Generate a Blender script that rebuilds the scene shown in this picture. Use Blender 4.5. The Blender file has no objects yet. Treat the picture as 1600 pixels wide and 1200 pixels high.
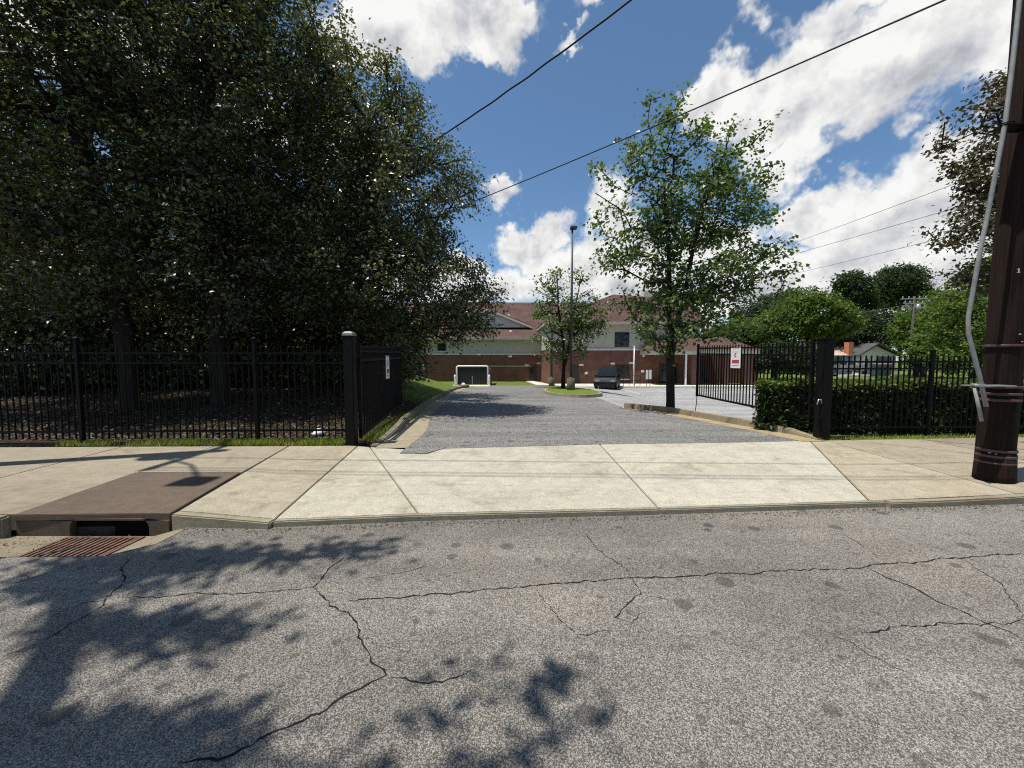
import bpy, bmesh, math, random
import numpy as np
from mathutils import Vector, Matrix

# ------------------------------------------------------------------ camera
SC = bpy.context.scene
COL = SC.collection
EYE = 1.55
FPX = 600.0
PITCH = math.radians(3.53)
cam_d = bpy.data.cameras.new('camera'); cam = bpy.data.objects.new('camera', cam_d); COL.objects.link(cam)
cam_d.sensor_width = 36.0; cam_d.lens = 36.0 * FPX / 1600.0
cam_d.clip_start = 0.05; cam_d.clip_end = 3000
cam.location = (0, 0, EYE); cam.rotation_euler = (math.pi / 2 - PITCH, 0, 0)
SC.camera = cam

# ------------------------------------------------------------------ light
SUN_EL = math.radians(71); SUN_AZ = math.radians(-108)          # azimuth clockwise from +Y
SDIR = Vector((math.sin(SUN_AZ) * math.cos(SUN_EL), math.cos(SUN_AZ) * math.cos(SUN_EL), math.sin(SUN_EL)))
sd = bpy.data.lights.new('sun', 'SUN'); sd.energy = 5.0; sd.angle = math.radians(0.53); sd.color = (1.0, 0.95, 0.86)
so = bpy.data.objects.new('sun', sd); COL.objects.link(so); so.rotation_euler = SDIR.to_track_quat('Z', 'Y').to_euler()
so.location = SDIR * 60
SC.view_settings.view_transform = 'Standard'; SC.view_settings.look = 'None'
SC.view_settings.exposure = 0.28; SC.view_settings.gamma = 1.0
SC.cycles.use_denoising = False; SC.cycles.pixel_filter_type = 'BLACKMAN_HARRIS'; SC.cycles.filter_width = 1.15; SC.cycles.sample_clamp_indirect = 4.0
SC.cycles.max_bounces = 5; SC.cycles.diffuse_bounces = 3; SC.cycles.glossy_bounces = 2; SC.cycles.transmission_bounces = 3; SC.cycles.transparent_max_bounces = 4

CP, SP = math.cos(PITCH), math.sin(PITCH)
def ray(px, py):
    u = (px - 800) / FPX; v = (600 - py) / FPX
    return (u, CP + v * SP, v * CP - SP)
def at(px, py, Y):
    r = ray(px, py); t = Y / r[1]
    return Vector((r[0] * t, Y, EYE + r[2] * t))
def gnd(px, py, z=0.0):
    r = ray(px, py); t = (z - EYE) / r[2]
    return Vector((r[0] * t, r[1] * t, z))

# ------------------------------------------------------------------ node helper
class NT:
    def __init__(self, tree):
        self.t = tree; tree.nodes.clear()
    def n(self, typ, inputs=None, **props):
        nd = self.t.nodes.new(typ)
        for k, v in props.items(): setattr(nd, k, v)
        for k, v in (inputs or {}).items(): self.put(nd.inputs[k], v)
        return nd
    def put(self, sock, v):
        if isinstance(v, bpy.types.NodeSocket): self.t.links.new(v, sock)
        elif hasattr(v, 'outputs'): self.t.links.new(v.outputs[0], sock)
        else: sock.default_value = v
    def m(self, op, a, b=None, c=None, clamp=False):
        nd = self.t.nodes.new('ShaderNodeMath'); nd.operation = op; nd.use_clamp = clamp
        self.put(nd.inputs[0], a)
        if b is not None: self.put(nd.inputs[1], b)
        if c is not None: self.put(nd.inputs[2], c)
        return nd.outputs[0]
    def vm(self, op, a, b=None):
        nd = self.t.nodes.new('ShaderNodeVectorMath'); nd.operation = op
        self.put(nd.inputs[0], a)
        if b is not None: self.put(nd.inputs['Scale' if op == 'SCALE' else 1], b)
        return nd.outputs[0]
    def mix(self, f, a, b, blend='MIX'):
        nd = self.t.nodes.new('ShaderNodeMix'); nd.data_type = 'RGBA'; nd.blend_type = blend
        self.put(nd.inputs[0], f)
        for s, v in ((nd.inputs[6], a), (nd.inputs[7], b)):
            if isinstance(v, tuple): v = tuple(v) + (1,) if len(v) == 3 else v
            self.put(s, v)
        return nd.outputs[2]
    def ss(self, x, lo, hi, a=0.0, b=1.0):
        nd = self.t.nodes.new('ShaderNodeMapRange'); nd.interpolation_type = 'SMOOTHSTEP'
        self.put(nd.inputs[0], x)
        for i, v in enumerate((lo, hi, a, b)): self.put(nd.inputs[i + 1], v)
        return nd.outputs[0]
    def noise(self, vec, scale, detail=4, rough=0.55, dist=0.0):
        nd = self.n('ShaderNodeTexNoise', {'Scale': scale, 'Detail': detail, 'Roughness': rough, 'Distortion': dist})
        self.put(nd.inputs['Vector'], vec)
        return nd
    def ramp(self, f, stops):
        nd = self.t.nodes.new('ShaderNodeValToRGB'); self.put(nd.inputs[0], f)
        el = nd.color_ramp.elements
        while len(el) < len(stops): el.new(0.5)
        for e, (p, c) in zip(el, stops):
            e.position = p; e.color = tuple(c) + (1,) if len(c) == 3 else c
        return nd.outputs[0]

# ------------------------------------------------------------------ world: sky with cumulus
W = bpy.data.worlds.new('World'); SC.world = W; W.use_nodes = True
def build_world():
    k = NT(W.node_tree)
    out = k.n('ShaderNodeOutputWorld'); bg = k.n('ShaderNodeBackground'); bg.inputs[1].default_value = 0.092
    sky = k.n('ShaderNodeTexSky'); sky.sky_type = 'NISHITA'; sky.sun_disc = False
    sky.sun_elevation = SUN_EL; sky.sun_rotation = SUN_AZ % (2 * math.pi)
    sky.altitude = 300; sky.air_density = 1.0; sky.dust_density = 0.6; sky.ozone_density = 2.2
    tc = k.n('ShaderNodeTexCoord'); d = tc.outputs['Generated']
    skyc = k.mix(0.018, k.mix(1.0, sky.outputs[0], (0.80, 1.03, 1.14), 'MULTIPLY'), (9.0, 9.6, 10.0))
    warp = k.noise(d, 5.5, 5, 0.6)
    wv = k.vm('SCALE', k.vm('SUBTRACT', warp.outputs['Color'], (0.5, 0.5, 0.5)), 0.26)
    fine = k.noise(d, 19.0, 5, 0.6)
    wv2 = k.vm('SCALE', k.vm('SUBTRACT', fine.outputs['Color'], (0.5, 0.5, 0.5)), 0.06)
    dd = k.vm('NORMALIZE', k.vm('ADD', k.vm('ADD', d, wv), wv2))
    sep = k.n('ShaderNodeSeparateXYZ', {0: dd})
    az = k.m('ARCTAN2', sep.outputs[0], sep.outputs[1]); el = k.m('ARCSINE', sep.outputs[2])
    def ang(px, py):
        r = Vector(ray(px, py)).normalized()
        return math.atan2(r.x, r.y), math.asin(r.z)
    dens = None; lowshade = None
    # cloud banks by compass direction and height above the horizon
    for px, py, rx, ry, s in ((680, 20, 170, 85, 1.3), (770, 45, 75, 62, 1.2), (560, 20, 120, 80, 1.1), (1140, 140, 70, 85, 1.15), (1265, 330, 70, 45, 1.1), (930, 8, 42, 26, .62), (893, 52, 26, 14, .5),
                              (1265, 150, 175, 95, 1.2), (1450, 70, 240, 110, 1.2), (1190, 190, 90, 70, 1.05), (1560, 10, 210, 150, 1.2), (1230, 250, 95, 50, .95), (1380, 130, 170, 90, 1.15), (1330, 20, 120, 60, .9),
                              (1390, 340, 180, 80, 1.3), (1500, 270, 160, 75, 1.05), (1560, 420, 300, 90, 1.1), (1300, 420, 230, 70, 1.1),
                              (815, 375, 64, 46, 1.2), (868, 430, 95, 42, 1.15), (775, 300, 34, 30, .8), (965, 345, 62, 70, 1.1), (720, 440, 170, 45, 1.0),
                              (955, 425, 120, 60, 1.1), (1110, 400, 110, 75, 1.1), (1130, 470, 300, 40, 1.0), (400, 200, 160, 90, .9), (120, 60, 190, 110, .95)):
        a0, e0 = ang(px, py)
        ra = abs(ang(px + rx, py)[0] - ang(px - rx, py)[0]) / 2; re = abs(ang(px, py - ry)[1] - ang(px, py + ry)[1]) / 2
        x = k.m('DIVIDE', k.m('SUBTRACT', az, a0), ra); y = k.m('DIVIDE', k.m('SUBTRACT', el, e0), re)
        r2 = k.m('ADD', k.m('MULTIPLY', x, x), k.m('MULTIPLY', y, y))
        v = k.m('MULTIPLY', k.m('SUBTRACT', 1.0, k.m('POWER', r2, 0.6)), s)
        lo = k.m('MULTIPLY', k.m('MAXIMUM', v, 0.0), k.m('MULTIPLY', y, -1.0))
        dens = v if dens is None else k.m('MAXIMUM', dens, v)
        lowshade = lo if lowshade is None else k.m('ADD', lowshade, lo)
    # the rest of the sky carries the same kind of cloud
    gen = k.noise(d, 2.6, 6, 0.55, 0.3)
    g = k.m('MULTIPLY', k.m('SUBTRACT', gen.outputs[0], 0.56), 5.0)
    front = k.ss(k.m('ABSOLUTE', az), 0.95, 1.25)
    up = k.ss(el, 0.72, 0.95)
    g = k.m('ADD', k.m('MULTIPLY', g, k.m('MAXIMUM', front, up)), k.m('MULTIPLY', k.m('SUBTRACT', 1.0, k.m('MAXIMUM', front, up)), -1.0))
    dens = k.m('MAXIMUM', dens, g)
    n1 = k.noise(d, 9.0, 8, 0.62)
    dens = k.m('ADD', dens, k.m('MULTIPLY', k.m('SUBTRACT', n1.outputs[0], 0.5), 1.15))
    mask = k.ss(dens, -0.04, 0.46)
    # self-shading: thicker and lower parts greyer, billows lit towards the sun
    d2 = k.vm('ADD', d, tuple(SDIR * 0.045))
    nb = k.noise(d, 12.0, 7, 0.6); nb2 = k.noise(d2, 12.0, 7, 0.6)
    bill = k.m('MULTIPLY', k.m('SUBTRACT', nb.outputs[0], nb2.outputs[0]), 1.15)
    thick = k.ss(dens, 0.25, 1.5)
    big = k.noise(d, 3.2, 3, 0.5)
    sh = k.m('ADD', k.m('MULTIPLY', thick, -0.10), bill)
    sh = k.m('ADD', sh, k.m('MULTIPLY', k.m('MINIMUM', k.m('MAXIMUM', lowshade, -0.7), 1.0), -0.22))
    sh = k.m('ADD', sh, k.m('MULTIPLY', k.m('SUBTRACT', big.outputs[0], 0.5), -0.34))
    lum = k.m('MINIMUM', k.m('MAXIMUM', k.m('ADD', 0.90, sh), 0.50), 1.0)
    warm = k.mix(k.ss(lum, 0.5, 0.9), (0.93, 0.95, 1.03), (1.0, 0.995, 0.975))
    cl = k.vm('SCALE', warm, k.m('MULTIPLY', lum, 8.7))
    haze = k.ss(el, 0.0, 0.30, 0.55, 0.0)
    base = k.mix(haze, skyc, (6.6, 7.3, 7.9))
    col = k.mix(k.m('MULTIPLY', mask, 0.97), base, cl)
    k.put(bg.inputs[0], col); k.put(out.inputs[0], bg)
build_world()

# ------------------------------------------------------------------ materials
MATS = {}
def mat(name, fn):
    m = bpy.data.materials.new(name); m.use_nodes = True
    k = NT(m.node_tree); o = k.n('ShaderNodeOutputMaterial')
    s = fn(k); k.put(o.inputs[0], s); MATS[name] = m
    return m
def pr(k, col, rough=0.8, normal=None, spec=0.3, metal=0.0, coat=0.0):
    p = k.n('ShaderNodeBsdfPrincipled', {'Roughness': rough, 'Metallic': metal})
    p.inputs['Specular IOR Level'].default_value = spec
    p.inputs['Coat Weight'].default_value = coat
    if isinstance(col, tuple) and len(col) == 3: col = col + (1,)
    k.put(p.inputs['Base Color'], col)
    if normal is not None: k.put(p.inputs['Normal'], normal)
    return p.outputs[0]
def bump(k, h, strength=0.4, dist=0.01):
    return k.n('ShaderNodeBump', {'Height': h, 'Strength': strength, 'Distance': dist}).outputs[0]
def pos(k): return k.n('ShaderNodeNewGeometry').outputs['Position']

def plain(name, col, rough=0.6, var=0.12, scale=6.0, spec=0.3, metal=0.0, bmp=0.0, coat=0.0):
    def f(k):
        p = k.n('ShaderNodeTexCoord').outputs['Object']
        n = k.noise(p, scale, 6, 0.65)
        v = k.ss(n.outputs[0], 0.3, 0.7, 1 - var, 1 + var)
        c = k.vm('SCALE', tuple(col), v)
        r = k.ss(n.outputs[0], 0.3, 0.7, max(0, rough - 0.07), min(1, rough + 0.07))
        nb = None
        if bmp: nb = bump(k, k.noise(p, scale * 8, 4).outputs[0], bmp, 0.01)
        return pr(k, c, r, nb, spec, metal, coat)
    return mat(name, f)

def m_asphalt(name, dark, mid, light, tint, patch=0.22, scale=85.0):
    def f(k):
        p = pos(k)
        v = k.n('ShaderNodeTexVoronoi', {'Scale': scale}); k.put(v.inputs['Vector'], p)
        sx = k.n('ShaderNodeSeparateColor', {0: v.outputs['Color']})
        v2 = k.n('ShaderNodeTexVoronoi', {'Scale': scale * 2.3}); k.put(v2.inputs['Vector'], p)
        s2 = k.n('ShaderNodeSeparateColor', {0: v2.outputs['Color']})
        f1 = k.m('ADD', k.m('MULTIPLY', sx.outputs[0], 0.62), k.m('MULTIPLY', s2.outputs[1], 0.38))
        c = k.ramp(f1, ((0.0, dark), (0.34, dark), (0.52, mid), (0.70, light), (1.0, tuple(min(1, a * 1.35) for a in light))))
        big = k.noise(p, 0.55, 5, 0.6); med = k.noise(p, 3.2, 5, 0.65)
        g = k.m('ADD', k.m('MULTIPLY', k.m('SUBTRACT', big.outputs[0], 0.5), patch * 2.6), k.m('MULTIPLY', k.m('SUBTRACT', med.outputs[0], 0.5), patch * 1.8))
        c = k.vm('SCALE', c, k.m('ADD', 1.0, g))
        c = k.mix(k.ss(big.outputs['Color'], 0.4, 0.65), c, k.mix(1.0, c, tint, 'MULTIPLY'))
        # gum and oil spots
        wob = k.vm('ADD', p, k.vm('SCALE', k.noise(p, 9.0, 3).outputs['Color'], 0.05))
        sp = k.n('ShaderNodeTexVoronoi', {'Scale': 2.4}, voronoi_dimensions='2D'); k.put(sp.inputs['Vector'], wob)
        sc = k.n('ShaderNodeSeparateColor', {0: sp.outputs['Color']})
        rad = k.m('MULTIPLY', k.m('MULTIPLY', sc.outputs[0], sc.outputs[0]), 0.17)
        spot = k.ss(k.m('SUBTRACT', sp.outputs[0], rad), -0.03, 0.03, 0.62, 0.0)
        c = k.mix(spot, c, (0.048, 0.045, 0.042))
        sp3 = k.n('ShaderNodeTexVoronoi', {'Scale': 5.2}, voronoi_dimensions='2D'); k.put(sp3.inputs['Vector'], wob)
        sc3 = k.n('ShaderNodeSeparateColor', {0: sp3.outputs['Color']})
        rad3 = k.m('MULTIPLY', k.m('POWER', sc3.outputs[1], 3.0), 0.15)
        c = k.mix(k.ss(k.m('SUBTRACT', sp3.outputs[0], rad3), -0.04, 0.03, 0.5, 0.0), c, (0.05, 0.046, 0.042))
        # wheel tracks polished along the street
        trk = k.noise(k.vm('MULTIPLY', p, (0.12, 1.1, 1.0)), 1.3, 4, 0.55)
        c = k.vm('SCALE', c, k.ss(trk.outputs[0], 0.34, 0.66, 0.84, 1.14))
        h = k.m('ADD', k.m('MULTIPLY', v.outputs[0], -1.0), k.m('MULTIPLY', sx.outputs[1], 0.5))
        return pr(k, c, 0.85, bump(k, h, 0.55, 0.006), 0.25)
    return mat(name, f)

def m_concrete(name, col, stain=(0.25, 0.21, 0.16), amt=0.5, spark=0.25):
    def f(k):
        p = pos(k)
        oc = k.n('ShaderNodeObjectInfo').outputs['Color']
        big = k.noise(p, 0.42, 7, 0.66); med = k.noise(p, 7.0, 7, 0.75); fin = k.noise(p, 95.0, 3, 0.75)
        c = k.mix(1.0, tuple(col), oc, 'MULTIPLY')
        c = k.mix(k.ss(big.outputs[0], 0.46, 0.70, 0.0, amt), c, k.mix(1.0, tuple(stain), oc, 'MULTIPLY'))
        c = k.vm('SCALE', c, k.ss(med.outputs[0], 0.25, 0.75, 0.84, 1.14))
        c = k.vm('SCALE', c, k.ss(fin.outputs[0], 0.3, 0.7, 1 - spark, 1 + spark))
        stn = k.noise(k.vm('ADD', p, (7.3, 2.1, 0.0)), 1.35, 8, 0.72, 0.8)
        c = k.mix(k.ss(stn.outputs[0], 0.50, 0.70, 0.0, 0.5), c, k.mix(1.0, (0.15, 0.122, 0.088), oc, 'MULTIPLY'))
        # long scuffs and tyre dirt along the walk
        mp = k.vm('MULTIPLY', p, (0.55, 6.0, 1.0))
        st = k.noise(mp, 1.6, 5, 0.7)
        c = k.vm('SCALE', c, k.ss(st.outputs[0], 0.5, 0.7, 1.0, 0.86))
        vs = k.n('ShaderNodeTexVoronoi', {'Scale': 4.5}, voronoi_dimensions='2D'); k.put(vs.inputs['Vector'], p)
        vc = k.n('ShaderNodeSeparateColor', {0: vs.outputs['Color']})
        spot = k.ss(k.m('SUBTRACT', vs.outputs[0], k.m('MULTIPLY', vc.outputs[0], 0.055)), -0.02, 0.012, 0.35, 0.0)
        c = k.mix(spot, c, (0.12, 0.10, 0.085))
        return pr(k, c, 0.88, bump(k, k.m('ADD', fin.outputs[0], k.m('MULTIPLY', med.outputs[0], 1.5)), 0.35, 0.006), 0.2)
    return mat(name, f)

def m_leaf(name, c0, c1, c2, trans=0.35, rough=0.38, spec=0.5, tr=(0.20, 0.30, 0.03)):
    def f(k):
        a = k.n('ShaderNodeAttribute', attribute_name='rnd').outputs['Fac']
        c = k.ramp(a, ((0.0, c0), (0.55, c1), (1.0, c2)))
        p = pr(k, c, rough, None, spec)
        t = k.n('ShaderNodeBsdfTranslucent'); k.put(t.inputs[0], k.mix(0.5, c, tr))
        mx = k.n('ShaderNodeMixShader', {0: trans}); k.put(mx.inputs[1], p); k.put(mx.inputs[2], t)
        return mx.outputs[0]
    return mat(name, f)

def m_brick(name, c1, c2, mortar, scale=1.0):
    def f(k):
        p = pos(k)
        s = k.n('ShaderNodeSeparateXYZ', {0: p})
        uv = k.n('ShaderNodeCombineXYZ', {0: k.m('ADD', s.outputs[0], s.outputs[1]), 1: s.outputs[2]})
        b = k.n('ShaderNodeTexBrick', {'Scale': scale, 'Mortar Size': 0.012, 'Brick Width': 0.22, 'Row Height': 0.075, 'Color1': c1 + (1,), 'Color2': c2 + (1,), 'Mortar': mortar + (1,)})
        k.put(b.inputs['Vector'], uv)
        n = k.noise(p, 0.7, 5, 0.6)
        c = k.vm('SCALE', b.outputs[0], k.ss(n.outputs[0], 0.3, 0.7, 0.8, 1.15))
        return pr(k, c, 0.85, None, 0.2)
    return mat(name, f)

def m_shingle(name, c1, c2):
    def f(k):
        p = pos(k)
        s = k.n('ShaderNodeSeparateXYZ', {0: p})
        uv = k.n('ShaderNodeCombineXYZ', {0: s.outputs[0], 1: s.outputs[2]})
        b = k.n('ShaderNodeTexBrick', {'Scale': 1.0, 'Mortar Size': 0.012, 'Brick Width': 0.35, 'Row Height': 0.09, 'Color1': c1 + (1,), 'Color2': c2 + (1,), 'Mortar': tuple(x * .6 for x in c1) + (1,)})
        k.put(b.inputs['Vector'], uv)
        n = k.noise(p, 0.5, 5, 0.6)
        return pr(k, k.vm('SCALE', b.outputs[0], k.ss(n.outputs[0], 0.3, 0.7, 0.82, 1.15)), 0.9, None, 0.15)
    return mat(name, f)

def m_ground(name):
    def f(k):
        p = pos(k); s = k.n('ShaderNodeSeparateXYZ', {0: p})
        n = k.noise(p, 1.3, 6, 0.65); n2 = k.noise(p, 14.0, 6, 0.7); n3 = k.noise(p, 70.0, 3, 0.6)
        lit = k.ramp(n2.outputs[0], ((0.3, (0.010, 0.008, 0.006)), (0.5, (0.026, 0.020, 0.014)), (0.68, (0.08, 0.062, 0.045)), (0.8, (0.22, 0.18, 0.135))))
        gr = k.ramp(k.m('ADD', k.m('MULTIPLY', n2.outputs[0], 0.5), k.m('MULTIPLY', n3.outputs[0], 0.5)), ((0.3, (0.06, 0.09, 0.016)), (0.55, (0.115, 0.155, 0.03)), (0.75, (0.21, 0.23, 0.07))))
        # leaf litter lies under the wood (left of the drive, near the fence), grass elsewhere
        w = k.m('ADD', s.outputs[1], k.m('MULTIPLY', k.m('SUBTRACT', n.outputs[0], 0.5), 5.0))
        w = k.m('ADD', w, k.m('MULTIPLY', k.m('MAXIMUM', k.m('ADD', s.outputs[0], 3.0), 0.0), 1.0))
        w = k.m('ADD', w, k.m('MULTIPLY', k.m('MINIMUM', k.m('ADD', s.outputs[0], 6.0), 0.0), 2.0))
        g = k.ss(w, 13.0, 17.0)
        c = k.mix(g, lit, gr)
        return pr(k, c, 0.95, bump(k, n2.outputs[0], 0.9, 0.05), 0.1)
    return mat(name, f)

def m_bark(name, c1, c2, sc=9.0, stretch=0.12):
    def f(k):
        p = k.vm('MULTIPLY', pos(k), (1, 1, stretch))
        n = k.noise(p, sc, 7, 0.7, 0.6)
        c = k.ramp(n.outputs[0], ((0.3, c1), (0.7, c2)))
        return pr(k, c, 0.9, bump(k, n.outputs[0], 0.8, 0.02), 0.15)
    return mat(name, f)

m_asphalt('asphalt_road', (0.072, 0.066, 0.058), (0.142, 0.131, 0.116), (0.295, 0.274, 0.242), (1.03, 1.0, 0.97), 0.30, 190.0)
m_asphalt('asphalt_drive', (0.065, 0.063, 0.06), (0.135, 0.131, 0.124), (0.28, 0.272, 0.258), (1.0, 1.0, 1.0), 0.16)
m_asphalt('asphalt_lot', (0.16, 0.16, 0.158), (0.27, 0.27, 0.265), (0.40, 0.395, 0.385), (1.0, 1.0, 1.0), 0.14)
m_concrete('concrete', (0.37, 0.347, 0.285), (0.24, 0.205, 0.155), 0.5, 0.34)
m_concrete('concrete_far', (0.56, 0.54, 0.48), (0.42, 0.38, 0.30), 0.4, 0.1)
m_concrete('concrete_inlet', (0.115, 0.086, 0.066), (0.075, 0.056, 0.043), 0.5)
m_leaf('leaf_wood', (0.022, 0.032, 0.009), (0.068, 0.084, 0.02), (0.25, 0.265, 0.09), 0.30, 0.37, 0.9, (0.16, 0.19, 0.025))
m_leaf('leaf_maple', (0.032, 0.06, 0.016), (0.075, 0.13, 0.028), (0.20, 0.28, 0.05), 0.36, 0.42, 0.6)
m_leaf('leaf_bronze', (0.03, 0.03, 0.012), (0.06, 0.06, 0.018), (0.13, 0.07, 0.045), 0.3, 0.4, 0.4, (0.16, 0.12, 0.03))
m_leaf('leaf_far', (0.04, 0.07, 0.014), (0.10, 0.16, 0.026), (0.20, 0.27, 0.045), 0.35, 0.6, 0.2)
m_leaf('leaf_far_dark', (0.014, 0.028, 0.012), (0.028, 0.047, 0.018), (0.05, 0.075, 0.026), 0.2, 0.6, 0.2)
m_leaf('leaf_hedge', (0.012, 0.022, 0.008), (0.03, 0.055, 0.012), (0.15, 0.22, 0.035), 0.3, 0.5, 0.35)
m_leaf('blade', (0.10, 0.14, 0.018), (0.20, 0.25, 0.03), (0.38, 0.38, 0.08), 0.3, 0.6, 0.2)
m_leaf('dead_leaf', (0.035, 0.024, 0.015), (0.09, 0.066, 0.045), (0.30, 0.25, 0.19), 0.1, 0.6, 0.3)
m_brick('brick_school', (0.19, 0.075, 0.052), (0.145, 0.058, 0.042), (0.16, 0.10, 0.08))
m_brick('brick_house', (0.46, 0.15, 0.06), (0.38, 0.12, 0.05), (0.35, 0.22, 0.15))
m_shingle('shingle_red', (0.115, 0.066, 0.056), (0.092, 0.054, 0.046))
m_shingle('shingle_tan', (0.58, 0.43, 0.34), (0.52, 0.38, 0.29))
m_shingle('shingle_grey', (0.10, 0.10, 0.10), (0.075, 0.075, 0.078))
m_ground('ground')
m_bark('bark', (0.010, 0.008, 0.006), (0.045, 0.037, 0.03))
m_bark('bark_grey', (0.035, 0.03, 0.026), (0.13, 0.115, 0.10))
m_bark('pole_wood', (0.004, 0.0028, 0.0025), (0.034, 0.019, 0.014), 60.0, 0.018)
plain('black_paint', (0.004, 0.004, 0.0045), 0.55, 0.3, 20, 0.1)
plain('black_gate_paint', (0.005, 0.005, 0.0055), 0.5, 0.3, 15, 0.12)
plain('pole_band', (0.085, 0.045, 0.04), 0.6, 0.25, 30)
plain('conduit', (0.24, 0.245, 0.235), 0.55, 0.15, 10)
plain('galvanised', (0.38, 0.38, 0.37), 0.45, 0.2, 10, 0.5, 0.6)
plain('cap_grey', (0.16, 0.16, 0.16), 0.4, 0.2, 10, 0.5)
plain('rust', (0.125, 0.07, 0.05), 0.8, 0.45, 14, 0.3, 0.0, 0.4)
plain('cream_stucco', (0.42, 0.395, 0.325), 0.85, 0.08, 2)
plain('cream_trim', (0.58, 0.54, 0.44), 0.7, 0.08, 2)
plain('grey_siding', (0.5, 0.48, 0.43), 0.8, 0.1, 3)
plain('white_paint', (0.80, 0.79, 0.76), 0.55, 0.06, 5)
plain('white_siding', (0.82, 0.83, 0.84), 0.6, 0.06, 5)
plain('blue_siding', (0.24, 0.32, 0.46), 0.7, 0.08, 5)
plain('dark_glass', (0.012, 0.016, 0.017), 0.08, 0.2, 2, 0.6)
plain('window_frame', (0.022, 0.026, 0.026), 0.4, 0.1, 5)
plain('door_dark', (0.03, 0.028, 0.03), 0.5, 0.1, 4)
plain('bronze_pole', (0.035, 0.036, 0.034), 0.45, 0.2, 6, 0.5)
plain('cable', (0.012, 0.012, 0.013), 0.5, 0.2, 10)
plain('cable_grey', (0.16, 0.165, 0.17), 0.5, 0.1, 10)
plain('insulator', (0.30, 0.29, 0.28), 0.35, 0.1, 10)
plain('car_navy', (0.006, 0.007, 0.013), 0.5, 0.1, 4, 0.15, 0.0, 0, 0.0)
plain('car_silver', (0.5, 0.5, 0.5), 0.25, 0.05, 4, 0.5, 0.5, 0, 0.8)
plain('tyre', (0.014, 0.014, 0.014), 0.8, 0.2, 10)
plain('rim', (0.25, 0.25, 0.25), 0.35, 0.2, 10, 0.5, 0.8)
plain('tail_red', (0.30, 0.012, 0.012), 0.25, 0.1, 10)
plain('sign_white', (0.72, 0.72, 0.70), 0.45, 0.06, 12)
plain('sign_red', (0.36, 0.06, 0.075), 0.5, 0.1, 12)
plain('sign_grey', (0.13, 0.13, 0.135), 0.5, 0.1, 12)
plain('sign_blue', (0.03, 0.06, 0.22), 0.5, 0.1, 12)
plain('crack', (0.018, 0.016, 0.015), 0.95, 0.3, 20, 0.1)
plain('joint_dirt', (0.05, 0.042, 0.033), 0.95, 0.4, 9, 0.1)
plain('hollow_shade', (0.006, 0.006, 0.006), 0.95, 0.1, 9, 0.05)  # near-black colour standing in for the darkness inside the drain
plain('paint_line', (0.62, 0.62, 0.60), 0.7, 0.2, 4)
plain('plastic_white', (0.8, 0.8, 0.8), 0.35, 0.05, 5)
plain('green_bin', (0.03, 0.055, 0.05), 0.5, 0.15, 5)
plain('mesh_dark', (0.018, 0.019, 0.02), 0.6, 0.2, 5)

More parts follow.
